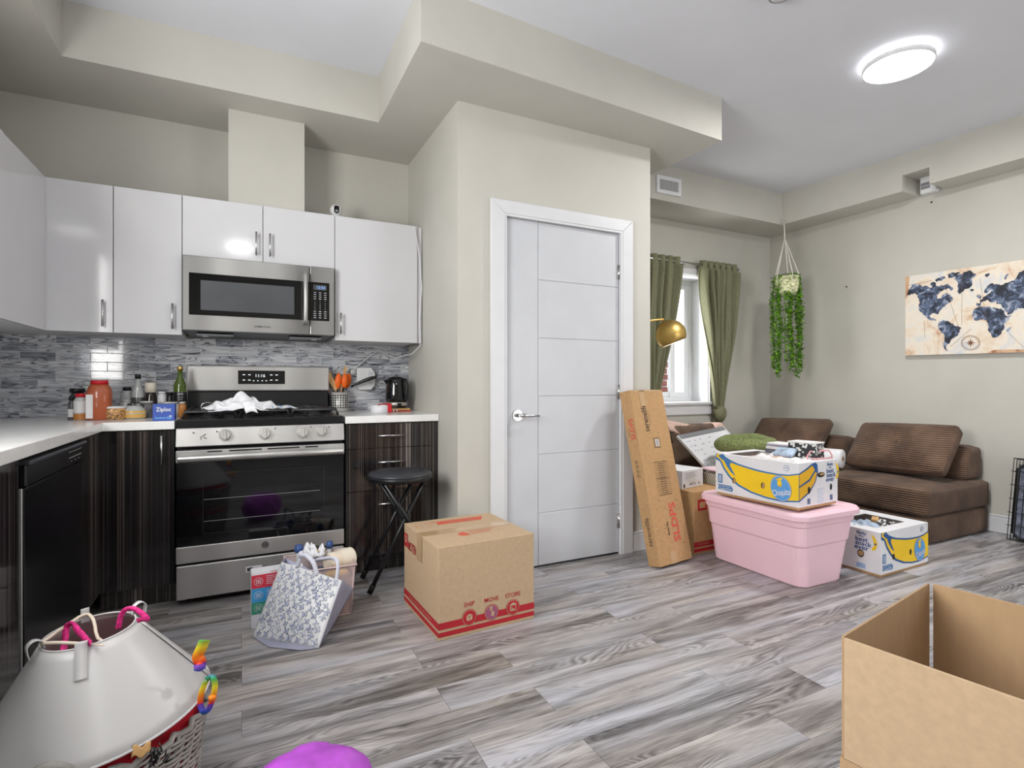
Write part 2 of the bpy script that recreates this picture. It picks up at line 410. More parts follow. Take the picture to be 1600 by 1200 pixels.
def holewall(mb, a0, a1, z0, z1, holes, put):
    """solid wall with rectangular holes; put(a0,a1,z0,z1) adds a block"""
    cur = a0
    for (h0, h1, k0, k1) in sorted(holes):
        if h0 > cur: put(cur, h0, z0, z1)
        if k0 > z0: put(h0, h1, z0, k0)
        if k1 < z1: put(h0, h1, k1, z1)
        cur = h1
    if cur < a1: put(cur, a1, z0, z1)

# ================================================================== STRUCTURE
CZ = 2.895; XL = -1.21; XR = 4.93; YB = 3.76; YW = 3.86; YR = -3.2
floor = struct(MB().box(XL-.1, XR+.1, YR-.1, YW+.25, -.08, -.006).build('floor', 'grout'))
PW = .156; PL = .93; pk = {}
row = 0; y = 1.382-PW*24
while y < YW-.001:
    first = ((row % 2 == 0) and .62 or 0.0)
    x = first-PL*4
    y1 = min(y+PW, YW)
    while x < XR:
        a, b = max(x, XL), min(x+PL, XR)
        if b-a > .02 and y > -1.2:
            key = (round(b-a, 3), round(y1-y, 3))
            if key not in pk:
                wd, dp = b-a-.0012, y1-y-.0008
                pk[key] = MB().box(-wd/2, wd/2, -dp/2, dp/2, -.006, 0).build('plank', 'plank', floor, bevel=.0007, seg=1, loc=((a+b)/2, (y+y1)/2, 0))
            else: inst(pk[key], ((a+b)/2, (y+y1)/2, 0), floor, 'plank')
        x += PL
    y += PW; row += 1
mb = MB().box(XL, XR, YR, 1.382-PW*16, -.0055, -.0004)
mb.build('rear_floorboards', 'plank', floor, kind='stuff')
struct(MB().box(XL-.1, XR+.1, YR-.1, YW+.25, CZ, CZ+.1).build('ceiling', 'ceil'))
# left wall with the sink window
mb = MB(); holewall(mb, YR-.1, YB+.1, 0, CZ, [(.5, 1.8, 1.13, 2.23)], lambda a, b, c, d: mb.box(XL-.1, XL, a, b, c, d)); struct(mb.build('wall_left', 'wall'))
struct(MB().box(XL, 1.06, YB, YB+.1, 0, CZ).build('wall_kitchen', 'wall'))
mb = MB(); holewall(mb, XL-.1, XR+.1, 0, CZ, [(3.15, 4.75, .05, 2.3)], lambda a, b, c, d: mb.box(a, b, YR-.1, YR, c, d)); struct(mb.build('wall_rear', 'wall'))
struct(MB().box(XR, XR+.1, YR, YW+.25, 0, CZ).build('wall_right', 'wall'))
# closet walls
mb = MB(); holewall(mb, 1.055, 2.40, 0, CZ, [(1.335, 2.168, 0, 2.05)], lambda a, b, c, d: mb.box(a, b, 2.78, 2.88, c, d)); struct(mb.build('wall_closet_front', 'wall'))
struct(MB().box(1.055, 1.155, 2.88, YW, 0, CZ).build('wall_closet_left', 'wall'))
struct(MB().box(2.30, 2.40, 2.88, YW, 0, CZ).build('wall_closet_right', 'wall'))
# window wall
WX0, WX1, WZ0, WZ1 = 3.02, 4.055, .905, 2.115
mb = MB(); holewall(mb, 2.30, XR, 0, CZ, [(WX0, WX1, WZ0, WZ1)], lambda a, b, c, d: mb.box(a, b, YW, YW+.25, c, d)); struct(mb.build('wall_window', 'wall'))
# dropped soffits
ky = [(XL, YR), (-.76, YR), (-.76, 3.235), (.725, 3.22), (.724, 2.372), (2.729, 2.487), (2.70, 3.45), (2.70, YW), (XL, YW)]
struct(MB().prism(ky, 2.627, CZ).build('soffit', 'wall'))
struct(MB().prism([(2.70, 3.452), (4.617, 3.482), (XR, 3.482), (XR, YW), (2.70, YW)], 2.60, CZ).build('soffit', 'wall'))
sx = lambda yy: 4.617+(3.482-yy)*.047 if yy > 1.7 else 4.70
def rs(y0, y1, z0): return [(sx(y0), y0), (XR, y0), (XR, y1), (sx(y1), y1)]
mb = MB(); mb.prism(rs(2.456, 3.482, 0), 2.60, CZ); mb.prism(rs(2.27, 2.456, 0), 2.726, CZ); mb.prism(rs(1.7, 2.27, 0), 2.60, CZ); mb.prism(rs(YR, 1.7, 0), 2.60, CZ)
struct(mb.build('soffit', 'wall'))
struct(MB().box(-.067, .334, 3.435, YB, 2.10, 2.627).build('duct_chase', 'wall'))
# baseboards
def bb(name, x0, x1, y0, y1, nx, ny):
    mb = MB(); mb.box(x0, x1, y0, y1, 0, .115)
    mb.box(x0-nx*.0, x1, y0, y1, .115, .13); struct(mb.build(name, 'trim', bevel=.006))
bb('baseboard_right', XR-.016, XR, YR, YW, -1, 0)
bb('baseboard_window', 2.40, XR-.016, YW-.016, YW, 0, -1)
bb('baseboard_closet', 2.40, 2.416, 2.78, YW-.016, 1, 0)
bb('baseboard_door', 2.245, 2.40, 2.764, 2.78, 0, -1)
bb('baseboard_door', 1.055, 1.247, 2.764, 2.78, 0, -1)
bb('baseboard_rear', XL, 3.1, YR, YR+.016, 0, 1)
bb('baseboard_rear', 4.8, XR-.016, YR, YR+.016, 0, 1)
# ------------- door
CX0, CX1, CTZ = 1.247, 2.243, 2.122; OX0, OX1, OZ = 1.345, 2.150, 2.035
def casing():
    mb = MB()
    f, bk = 2.758, 2.78
    mb.extr([(CX0, f, 0), (OX0-.012, f, 0), (OX0-.012, f, OZ+.012), (CX0, f, CTZ)], (0, bk-f, 0))
    mb.extr([(OX1+.012, f, 0), (CX1, f, 0), (CX1, f, CTZ), (OX1+.012, f, OZ+.012)], (0, bk-f, 0))
    mb.extr([(CX0, f, CTZ), (OX0-.012, f, OZ+.012), (OX1+.012, f, OZ+.012), (CX1, f, CTZ)], (0, bk-f, 0))
    return mb
d1 = bpy.data.objects.new('door_1', None); COL.objects.link(d1); d1.location = (1.75, 2.8, 0); WM[d1.name] = Matrix.Translation((1.75, 2.8, 0)); struct(d1)
casing().build('door_casing', 'trim', d1, bevel=.004, recalc=True)
mb = MB(); mb.box(OX0-.015, OX0, 2.762, 2.879, 0, OZ+.015); mb.box(OX1, OX1+.015, 2.762, 2.879, 0, OZ+.015); mb.box(OX0, OX1, 2.762, 2.879, OZ, OZ+.015)
mb.box(OX0, OX0+.012, 2.825, 2.84, 0, OZ); mb.box(OX1-.012, OX1, 2.825, 2.84, 0, OZ); mb.build('jamb', 'trim', d1)
dy = 2.786
leaf = MB().box(OX0+.003, OX1-.003, dy+.004, dy+.038, .012, OZ-.003).build('door_leaf', 'doorw', d1)
gx = 1.562; gz = [.318, .665, 1.008, 1.351, 1.693]
g = .0022
MB().box(OX0+.003, gx-g, dy, dy+.004, .012, OZ-.003).build('door_panel', 'doorw', leaf, bevel=.0015, seg=1)
zz = [.012]+gz+[OZ-.003]
for i in range(6):
    MB().box(gx+g, OX1-.003, dy, dy+.004, zz[i]+(g if i else 0), zz[i+1]-(g if i < 5 else 0)).build('door_panel', 'doorw', leaf, bevel=.0015, seg=1)
hp = onY(808, 649, dy); hz = hp.z; hx = hp.x
mb = MB().cyl((hx, dy, hz), (hx, dy-.012, hz), .032, 24); mb.cyl((hx, dy-.012, hz), (hx, dy-.05, hz), .011, 14)
mb.tube([(hx, dy-.05, hz), (hx+.03, dy-.052, hz), (hx+.08, dy-.05, hz-.002), (hx+.125, dy-.044, hz-.004)], .009, 8, rs=[.011, .010, .008, .005])
mb.build('door_handle', 'chrome', d1)
for hzz in (1.79, 1.03, .21):
    MB().cyl((OX1, dy-.006, hzz-.045), (OX1, dy-.006, hzz+.045), .007, 10).box(OX1-.018, OX1+.012, dy-.002, dy+.0, hzz-.045, hzz+.045).build('hinge', 'chrome', d1)
MB().box(OX0-.01, OX1+.01, 2.79, 2.88, -.004, .006).build('threshold', 'black', d1)
# ------------- windows
def window(name, x0, x1, z0, z1, y, out, mull):
    w = bpy.data.objects.new(name, None); COL.objects.link(w); w.location = ((x0+x1)/2, y, z0); WM[w.name] = Matrix.Translation(w.location); struct(w)
    return w
w1 = window('window_1', WX0, WX1, WZ0, WZ1, YW+.2, 1, 2)
mb = MB(); fw = .045; fy0, fy1 = 4.07, 4.12
mb.box(WX0, WX1, fy0, fy1, WZ0, WZ0+fw); mb.box(WX0, WX1, fy0, fy1, WZ1-fw, WZ1); mb.box(WX0, WX0+fw, fy0, fy1, WZ0+fw, WZ1-fw); mb.box(WX1-fw, WX1, fy0, fy1, WZ0+fw, WZ1-fw)
mb.build('window_frame', 'pvc', w1, bevel=.004)
mxx = 3.80
for (a, b, yy) in ((WX0+fw, mxx+.02, 4.095), (mxx-.03, WX1-fw, 4.078)):
    mb = MB(); f2 = .05
    mb.box(a, b, yy, yy+.016, WZ0+fw, WZ0+fw+f2); mb.box(a, b, yy, yy+.016, WZ1-fw-f2, WZ1-fw); mb.box(a, a+f2, yy, yy+.016, WZ0+fw+f2, WZ1-fw-f2); mb.box(b-f2, b, yy, yy+.016, WZ0+fw+f2, WZ1-fw-f2)
    sa = mb.build('sash', 'pvc', w1, bevel=.003)
    MB().box(a+f2, b-f2, yy+.006, yy+.009, WZ0+fw+f2, WZ1-fw-f2).build('pane', 'pane', sa)
    MB().box(a+f2, a+f2+.006, yy+.001, yy+.005, WZ0+fw+f2, WZ1-fw-f2).build('seal', 'vinylgrey', sa)
# reveal lining, stool and casing
mb = MB(); mb.box(WX0, WX0+.006, YW, fy0, WZ0, WZ1); mb.box(WX1-.006, WX1, YW, fy0, WZ0, WZ1); mb.box(WX0, WX1, YW, fy0, WZ1-.006, WZ1)
mb.build('reveal', 'trim', w1)
MB().box(WX0-.05, WX1+.05, YW-.045, fy0, WZ0-.022, WZ0+.004).build('window_sill', 'trim', w1, bevel=.005)
mb = MB(); c = .07; mb.box(WX0-c, WX0, YW-.02, YW, WZ0-.022, WZ1+c); mb.box(WX1, WX1+.045, YW-.02, YW, WZ0-.022, WZ1+c); mb.box(WX0, WX1, YW-.02, YW, WZ1, WZ1+c); mb.box(WX0-c, WX1+.045, YW-.022, YW, WZ0-.115, WZ0-.022)
mb.build('window_casing', 'trim', w1, bevel=.003)
def plainwin(name, axis, a0, a1, z0, z1, p0, p1, nm):
    w = window(name, 0, 0, z0, z1, 0, 1, 1)
    mb = MB(); f = .05
    def bx(a, b, c, d):
        if axis == 'y': mb.box(p0, p1, a, b, c, d)
        else: mb.box(a, b, p0, p1, c, d)
    bx(a0, a1, z0, z0+f); bx(a0, a1, z1-f, z1); bx(a0, a0+f, z0, z1); bx(a1-f, a1, z0, z1)
    for i in range(1, nm): q = a0+(a1-a0)*i/nm; bx(q-.03, q+.03, z0, z1)
    mb.build('window_frame', 'pvc', w)
plainwin('window_2', 'y', .5, 1.8, 1.13, 2.23, XL-.08, XL-.03, 2)
plainwin('window_3', 'x', 3.15, 4.75, .05, 2.3, YR-.08, YR-.03, 2)
# neighbour's brick wall seen through the living room window
bw = MB().box(3.3, 4.72, 5.02, 5.2, -.1, 3.1).build('wall_brick', 'grout'); struct(bw)
proto = None
for r in range(41):
    for cc in range(9):
        x = 3.3+cc*.215+(.107 if r % 2 else 0)
        if x+.2 > 4.73: continue
        if 12 > r or r > 31: continue
        loc = (x+.1, 5.012, .035+r*.075)
        if proto is None: proto = MB().box(-.1, .1, -.012, .01, -.031, .031).build('brick', 'brick', bw, loc=loc)
        else: inst(proto, loc, bw, 'brick')
# ------------- vent, pipe hole marks
v = thing('wall_vent', 'white louvred air vent high on the soffit above the curtains', 'vent', (3.17, 3.46, 2.72))
y0 = 3.452
mb = MB(); X0, X1, Z0, Z1 = 3.045, 3.31, 2.655, 2.80
mb.box(X0, X1, y0-.006, y0+.006, Z0, Z0+.03); mb.box(X0, X1, y0-.006, y0+.006, Z1-.03, Z1); mb.box(X0, X0+.03, y0-.006, y0+.006, Z0+.03, Z1-.03); mb.box(X1-.03, X1, y0-.006, y0+.006, Z0+.03, Z1-.03)
mb.build('frame', 'white', v)
MB().box(X0+.03, X1-.03, y0-.001, y0+.004, Z0+.03, Z1-.03).build('backing', 'black', v)
for i in range(17):
    q = X0+.036+i*(X1-X0-.072)/16
    MB().box(q-.0025, q+.0025, y0-.005, y0+.001, Z0+.028, Z1-.028).build('louvre', 'white', v)

# ================================================================== KITCHEN
CH = .90                        # worktop height
YF = 3.12                       # face of the back run of base cabinets
# ------------- backsplash tiles on the kitchen wall
bs = struct(MB().box(XL, 1.055, YB-.006, YB, CH-.02, 1.352).build('backsplash', 'grout'))
tp = {}
TH, TW = .0505, .1525
for r in range(9):
    z0 = CH+.001+r*TH; z1 = min(z0+TH-.0026, 1.352)
    if z1-z0 < .01: continue
    x = XL-(TW/2 if r % 2 else 0)
    while x < 1.055:
        a, b = max(x, XL), min(x+TW-.0026, 1.054)
        if b-a > .01:
            key = (round(b-a, 3), round(z1-z0, 3)); loc = ((a+b)/2, YB-.0065, (z0+z1)/2)
            if key not in tp:
                tp[key] = MB().box(-(b-a)/2, (b-a)/2, -.0020, .0020, -(z1-z0)/2, (z1-z0)/2).build('tile', 'tile', bs, loc=loc, bevel=.0008, seg=1)
            else: inst(tp[key], loc, bs, 'tile')
        x += TW
mb = MB()
for r in range(9):
    for k in range(20):
        yy = 3.74-k*TW-(TW/2 if r % 2 else 0); z0 = CH+.001+r*TH; z1 = min(z0+TH-.002, 1.352)
        if yy-TW < 1.9: continue
        mb.box(XL, XL+.008, yy-TW+.002, yy, z0, z1)
mb.build('side_tiles', 'tile', bs, kind='stuff')

def bar_handle(mb, p, ax, L, out, r=.0055, so=.03):
    p, ax, out = Vector(p), Vector(ax), Vector(out)
    mb.cyl(p-ax*L/2+out*so, p+ax*L/2+out*so, r, 10)
    for q in (-.36, .36): mb.cyl(p+ax*L*q, p+ax*L*q+out*so, r*.75, 8)
    return mb
# ------------- wall cabinets
UZ0, UZ1, UF = 1.345, 2.10, 3.43
def upper(name, label, x0, x1, z0, z1, doors, handles, loc=None):
    t = thing('wall_cabinet', label, 'cabinet', ((x0+x1)/2, YB-.16, z0), 'white wall cabinets')
    MB().box(x0+.001, x1-.001, UF+.004, YB-.001, z0, z1).build('carcass', 'cabin', t)
    for (a, b, zb), h in zip(doors, handles):
        dd = MB().box(a+.0018, b-.0018, UF-.016, UF+.002, zb-.0, z1+.0).build('door', 'cab', t, bevel=.001, seg=1)
        if h: bar_handle(MB(), (h[0], UF-.016, h[1]), (0, 0, 1), h[2], (0, -1, 0)).build('handle', 'chrome', dd)
    return t
def hpos(u, v0, v1):
    p, q = onY(u, v0, UF-.045), onY(u, v1, UF-.045); return (p.x, (p.z+q.z)/2, p.z-q.z)
xa, xb, xc, xd, xe, xf = -.882, -.592, -.288, .109, .504, 1.018
upper('', 'tall glossy white wall cabinet in the corner, mirroring a window', xa, xb, UZ0, UZ1, [(xa, xb, UZ0)], [hpos(160, 468, 510)])
upper('', 'tall glossy white wall cabinet immediately left of the microwave', xb, xc, UZ0, UZ1, [(xb, xc, UZ0)], [hpos(269, 474, 514)])
upper('', 'short two-door white wall cabinet directly above the microwave', xc, xe, 1.775, UZ1, [(xc, xd, 1.775), (xd, xe, 1.775)], [hpos(400.5, 362, 399), hpos(422, 365, 401)])
t = upper('', 'wide white wall cabinet right of the microwave, beside the wall', xe, xf, UZ0, UZ1, [(xe, xf, UZ0)], [hpos(533, 489, 522)])
MB().box(xf+.001, 1.05, UF-.002, UF+.03, UZ0, UZ1).build('filler_strip', 'cab', t, bevel=.001, seg=1)
# run along the left wall
def upperL(label, y0, y1, proud=0):
    t = thing('wall_cabinet', label, 'cabinet', (XL+.16, (y0+y1)/2, UZ0), 'white wall cabinets')
    MB().box(XL+.001, xa-.004, y0+.001, y1-.001, UZ0, UZ1).build('carcass', 'cabin', t)
    dd = MB().box(xa-.002, xa+.016+proud, y0+.0018, y1-.0018, UZ0, UZ1).build('door', 'cab', t, bevel=.001, seg=1)
    return t, dd
YQ = onX(4.5, 300, xa+.016).y
upperL('glossy white wall cabinet on the left wall, seen edge-on beside the corner', YQ, UF-.018)
upperL('glossy white wall cabinet at the left edge of the photo, door slightly proud', 2.3, YQ-.002, .003)
MB_fill = MB().box(XL+.001, xa-.001, UF-.016, YB-.001, UZ0, UZ1)
t = thing('corner_cabinet_box', 'white hidden corner box between the two runs of wall cabinets', 'cabinet', (-1.05, 3.6, UZ0)); MB_fill.build('carcass', 'cabin', t)

# ------------- worktops
wt = thing('worktop', 'white quartz worktop wrapping the left corner of the kitchen', 'worktop', (-.9, 3.0, CH-.04))
pl = [(XL+.002, .2), (-.575, .2), (-.575, 3.09), (-.292, 3.09), (-.292, YB-.013), (XL+.002, YB-.013)]
MB().prism(pl, CH-.04, CH).build('slab', 'quartz', wt, bevel=.003, recalc=True)
wt2 = thing('worktop', 'short white quartz worktop between the stove and the wall', 'worktop', (.78, 3.4, CH-.04))
MB().box(.512, 1.053, 3.09, YB-.013, CH-.04, CH).build('slab', 'quartz', wt2, bevel=.003)

# ------------- base cabinets
t = thing('base_cabinet', 'dark streaked corner base cabinet with one door left of the stove', 'cabinet', (-.43, 3.4, 0), 'dark wood-look base cabinets')
MB().box(-.60, -.295, YF+.004, YB-.02, .10, CH-.041).build('carcass', 'zebra', t)
MB().box(-.60, -.295, YF+.05, YF+.07, 0, .10).build('toe_kick', 'zebra', t)
dd = MB().box(-.598, -.312, YF-.014, YF+.003, .105, CH-.046).build('door', 'zebra', t, bevel=.001, seg=1)
MB().box(-.310, -.295, YF-.010, YF+.003, .105, CH-.046).build('filler_strip', 'black', t)
p, q = onY(252, 681, YF-.045), onY(252, 727, YF-.045)
bar_handle(MB(), (p.x, YF-.014, (p.z+q.z)/2), (0, 0, 1), p.z-q.z, (0, -1, 0)).build('handle', 'chrome', dd)
t = thing('base_cabinet', 'dark streaked three-drawer base cabinet right of the stove', 'cabinet', (.78, 3.4, 0), 'dark wood-look base cabinets')
MB().box(.515, 1.053, YF+.004, YB-.02, .10, CH-.041).build('carcass', 'zebra', t)
MB().box(.515, 1.053, YF+.05, YF+.07, 0, .10).build('toe_kick', 'zebra', t)
dz = [.105, .474, .714, CH-.046]
for i in range(3):
    dr = MB().box(.517, 1.012, YF-.014, YF+.003, dz[i]+.0015, dz[i+1]-.0015).build('drawer', 'zebra', t, bevel=.001, seg=1)
    v = [786, 721, 680][i]; p, q = onY(591, v+1.5, YF-.045), onY(630, v-.5, YF-.045)
    bar_handle(MB(), ((p.x+q.x)/2, YF-.014, (p.z+q.z)/2), (1, 0, 0), q.x-p.x, (0, -1, 0)).build('handle', 'chrome', dr)
MB().box(1.014, 1.053, YF-.010, YF+.003, .105, CH-.046).build('filler_strip', 'zebra', t)
FX = -.605
t = thing('base_cabinet', 'dark streaked filler cabinet between the dishwasher and the corner', 'cabinet', (-.9, 2.95, 0), 'dark wood-look base cabinets')
MB().box(XL+.01, FX-.005, 2.79, YF+.0, .10, CH-.041).build('carcass', 'zebra', t)
MB().box(FX-.003, FX+.014, 2.79, YF-.016, .105, CH-.046).build('front_panel', 'zebra', t, bevel=.001, seg=1)
MB().box(FX-.07, FX-.05, 2.79, YF+.05, 0, .10).build('toe_kick', 'zebra', t)
t = thing('base_cabinet', 'dark streaked base cabinet at the left edge beside the dishwasher', 'cabinet', (-.9, 1.5, 0), 'dark wood-look base cabinets')
MB().box(XL+.01, FX-.005, .25, 2.09, .10, CH-.041).build('carcass', 'zebra', t)
for a, b in ((.255, .86), (.864, 1.47), (1.474, 2.088)):
    MB().box(FX-.003, FX+.014, a, b, .105, CH-.046).build('door', 'zebra', t, bevel=.001, seg=1)
MB().box(FX-.07, FX-.05, .25, 2.09, 0, .10).build('toe_kick', 'zebra', t)
# ------------- dishwasher
t = thing('dishwasher', 'black built-in dishwasher with a control strip along its top', 'dishwasher', (-.9, 2.44, 0))
DY0, DY1 = 2.10, 2.78
MB().box(XL+.03, FX-.012, DY0+.01, DY1-.005, .09, CH-.05).build('tub', 'black', t)
dw = MB().box(FX-.03, FX+.019, DY0+.02, DY1-.003, .10, .765).build('door', 'dwdoor', t, bevel=.004)
MB().box(FX-.03, FX+.015, DY0+.012, DY0+.019, .10, .765).build('door_edge', 'steel', dw, bevel=.002)
cp = MB().box(FX-.02, FX+.026, DY0+.015, DY1-.003, .768, CH-.062).build('control_panel', 'blackmat', t, bevel=.006)
MB().box(FX-.02, FX+.036, DY0+.015, DY1-.003, CH-.068, CH-.052).build('top_lip', 'vinyl', cp, bevel=.005)
mb = MB()
for i in range(7):
    yy = DY1-.22+i*.026
    mb.box(FX+.026, FX+.0266, yy, yy+.012, .800, .803); mb.box(FX+.026, FX+.0266, yy+.002, yy+.014, .822, .8245)
    if i % 2: mb.box(FX+.026, FX+.0266, yy, yy+.008, .786, .789)
mb.build('control_markings', 'mark', cp, kind='stuff')
MB().box(FX-.08, FX-.06, DY0, DY1, 0, .09).build('toe_kick', 'black', t)
mb = MB()
for i in range(7): mb.cyl((FX-.028, DY0-.008, .74-i*.013), (FX-.028, DY0+.010, .74-i*.013), .0035, 6)
mb.build('door_spring', 'black', t)

# ------------- range
t = thing('gas_range', 'stainless steel gas range with black glass oven door', 'stove', (.11, 3.4, 0))
RX0, RX1, RF = -.285, .500, 3.075
MB().box(RX0+.003, RX1-.003, RF+.03, 3.70, .035, .865).build('body', 'black', t)
for xx in (RX0+.05, RX1-.05):
    for yy in (RF+.08, 3.64): MB().cyl((xx, yy, 0), (xx, yy, .036), .015, 10).build('foot', 'rubber', t)
ct = MB().box(RX0, RX1, RF+.005, 3.665, .866, .905).build('cooktop', 'blackmat', t, bevel=.005)
# control panel slightly slanted
cpz0, cpz1 = .775, .864
cpn = MB(); cpn.hexa([(RX0, RF-.03, cpz0), (RX1, RF-.03, cpz0), (RX1, RF+.04, cpz0), (RX0, RF+.04, cpz0), (RX0, RF-.012, cpz1), (RX1, RF-.012, cpz1), (RX1, RF+.04, cpz1), (RX0, RF+.04, cpz1)])
cpn = cpn.build('control_panel', 'steel', t, bevel=.004)
for (u, v) in ((351.7, 679), (413.8, 677), (473.3, 675), (502.5, 672.5)):
    p = onY(u, v, RF-.035); x, z = p.x, p.z; y = RF-.022
    kb = MB().cyl((x, y+.004, z), (x, y-.012, z), .0285, 24); kb.cone((x, y-.012, z), (x, y-.036, z), .024, .021, 24); kb.box(x-.005, x+.005, y-.044, y-.030, z-.022, z+.022)
    kb = kb.build('knob', 'lid', t, bevel=.001, seg=1)
mb = MB()
for (u, v) in ((302, 676), (339, 674), (430, 669), (486, 667), (514, 667), (314, 683), (320, 679), (314, 686), (322, 685), (317, 681), (319, 684)):
    p = onY(u, v, RF-.0235); mb.box(p.x-.003, p.x+.003, p.y-.001, p.y+.004, p.z-.002, p.z+.002)
mb.build('panel_markings', 'markd', cpn, kind='stuff')
# grates and burners
def grate(x0, x1, y0, y1):
    mb = MB(); z = .942; r = .0075
    def bar(a, b): mb.tube([a, b], r, 6)
    xm = (x0+x1)/2
    for yy in (y0, y1): mb.tube([(x0, yy, .908), (x0+.012, yy, z), (x1-.012, yy, z), (x1, yy, .908)], .008, 6)
    for xx in (x0+.012, x1-.012): bar((xx, y0, z), (xx, y1, z))
    for f in (.25, .75):
        cy = y0+(y1-y0)*f
        for k in range(4):
            a = pi/4+k*pi/2; d = min(x1-x0, (y1-y0)/2)*.5
            bar((xm+cos(a)*.03, cy+sin(a)*.03, z), (xm+cos(a)*d*.93, cy+sin(a)*d*.93, z))
    bar((x0+.01, (y0+y1)/2, z), (x1-.01, (y0+y1)/2, z))
    return mb
gx0 = RX0+.02; gw = (RX1-RX0-.04)/3
for i in range(3): grate(gx0+i*gw+.004, gx0+(i+1)*gw-.004, RF+.035, 3.60).build('grate', 'iron', t)
for i, cx in enumerate((gx0+gw*.5, gx0+gw*2.5)):
    for cy in (RF+.175, 3.46):
        MB().lathe([(.055, 0), (.055, .006), (.04, .010), (.036, .018), (.0, .020)], (cx, cy, .905), 20).build('burner', 'iron', ct)
MB().lathe([(.06, 0), (.06, .006), (.045, .012), (.04, .018), (0, .02)], (gx0+gw*1.5, 3.33, .905), 20).build('burner', 'iron', ct)
bgd = MB().hexa([(RX0+.005, 3.625, .905), (RX1-.005, 3.625, .905), (RX1-.005, 3.70, .905), (RX0+.005, 3.70, .905), (RX0+.005, 3.64, 1.035), (RX1-.005, 3.64, 1.035), (RX1-.005, 3.70, 1.035), (RX0+.005, 3.70, 1.035)]).build('backguard', 'blackmat', t, bevel=.003)
MB().box(RX0, RX1, 3.628, 3.70, 1.037, 1.190).build('backguard_panel', 'steel', bgd, bevel=.008)
a, b = onY(372, 600, 3.628), onY(445, 580, 3.628)
MB().box(a.x, b.x, 3.622, 3.629, a.z, b.z+.002).build('display_panel', 'blackgl', bgd, bevel=.0015)
mb = MB(); cz = (a.z+b.z)/2; cx = (a.x+b.x)/2-.01
mb.text('11:16', (cx, 3.6215, cz+.010), (1, 0, 0), (0, 0, 1), .026, 0, sx=1.0)
for dx in (-.095, -.065, .055, .085):
    for zz in (cz+.014, cz-.018): mb.box(cx+dx, cx+dx+.014, 3.6205, 3.6215, zz, zz+.004)
for dx in (-.035, -.012, .012, .034): mb.box(cx+dx-.004, cx+dx+.004, 3.6205, 3.6215, cz-.022, cz-.018)
mb.build('display_digits', 'screenw', bgd, kind='stuff')
# oven door
od = MB().box(RX0+.002, RX1-.002, RF-.02, RF+.028, .212, .762).build('oven_door', 'blackmat', t, bevel=.004)
MB().box(RX0+.003, RX1-.003, RF-.0245, RF-.0195, .292, .700).build('door_glass', 'blackgl', od, bevel=.001, seg=1)
topx = MB(); topx.box(RX0+.001, RX1-.001, RF-.030, RF+.02, .700, .757); topx.build('door_top_trim', 'steel', od, bevel=.003)
mb = MB()
for (u0, u1) in ((324, 347), (358, 409), (418, 468), (477, 497)):
    a = onY(u0, 704, RF-.0305).x; b = onY(u1, 704, RF-.0305).x; mb.box(a, b, RF-.0315, RF-.03, .745, .7515)
mb.build('vent_slots', 'black', od)
mb = MB(); mb.tube([(RX0+.012, RF-.058, .722), (RX1-.012, RF-.058, .722)], .016, 14)
for xx in (RX0+.03, RX1-.03): mb.box(xx-.012, xx+.012, RF-.055, RF-.02, .710, .734)
mb.build('oven_handle', 'steel', od, bevel=.002)
lt = MB().box(RX0+.001, RX1-.001, RF-.030, RF+.02, .212, .292).build('door_bottom_trim', 'steel', od, bevel=.003)
p = onY(414.5, 851, RF-.031)
MB().cyl((p.x, RF-.032, p.z), (p.x, RF-.0302, p.z), .018, 28).build('badge', 'chrome', od)
MB().text('GE', (p.x, RF-.0322, p.z), (1, 0, 0), (0, 0, 1), .017, 0).build('badge_lettering', 'markd', od)
# oven interior seen through the dark glass: window border and two rack lines
a, b = onY(322, 735, RF-.0255), onY(498, 830, RF-.0255)
mb = MB(); wz0, wz1 = .345, .640; wx0, wx1 = RX0+.115, RX1-.105; q = RF-.0252
for (x0, x1, z0, z1) in ((wx0, wx1, wz1-.0012, wz1), (wx0, wx1, wz0, wz0+.0012), (wx0, wx0+.0012, wz0, wz1), (wx1-.0012, wx1, wz0, wz1)): mb.box(x0, x1, q, q+.0005, z0, z1)
mb.build('window_border', 'vinyl', od)
mb = MB()
for z in (.405, .512): mb.box(wx0+.004, wx1-.02, q, q+.0005, z, z+.0022)
mb.build('rack_wires', 'grey', od)
dr = MB().box(RX0+.002, RX1-.002, RF-.026, RF+.02, .036, .200).build('storage_drawer', 'steel', t, bevel=.005)
a = onY(384, 890, RF-.027)
mb = MB(); mb.box(a.x, a.x+.075, RF-.0275, RF-.0262, .128, .156); mb.build('drawer_label', 'cardw', dr)
mb = MB(); mb.box(a.x+.006, a.x+.03, RF-.0285, RF-.0276, .133, .151); mb.build('drawer_label_mark', 'markd', dr)

# ------------- microwave
t = thing('microwave', 'stainless over-the-range microwave hanging under the short cabinet', 'microwave', (.1, 3.5, 1.36))
MX0, MX1, MF, MZ0, MZ1 = -.283, .494, 3.365, 1.368, 1.772
MB().hexa([(MX0, MF+.03, MZ0), (MX1, MF+.03, MZ0), (MX1-.02, 3.75, MZ0-.012), (MX0+.02, 3.75, MZ0-.012), (MX0, MF+.03, MZ1), (MX1, MF+.03, MZ1), (MX1, 3.755, MZ1), (MX0, 3.755, MZ1)]).build('body', 'black', t)
ux = onY(484, 500, MF).x
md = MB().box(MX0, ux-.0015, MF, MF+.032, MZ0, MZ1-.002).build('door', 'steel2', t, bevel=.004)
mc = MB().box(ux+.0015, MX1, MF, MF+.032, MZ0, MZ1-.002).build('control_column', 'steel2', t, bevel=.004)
g0 = onY(295, 492, MF); gz1 = onY(295, 427, MF).z
gx1 = ux-.0005; gz0 = g0.z-.0
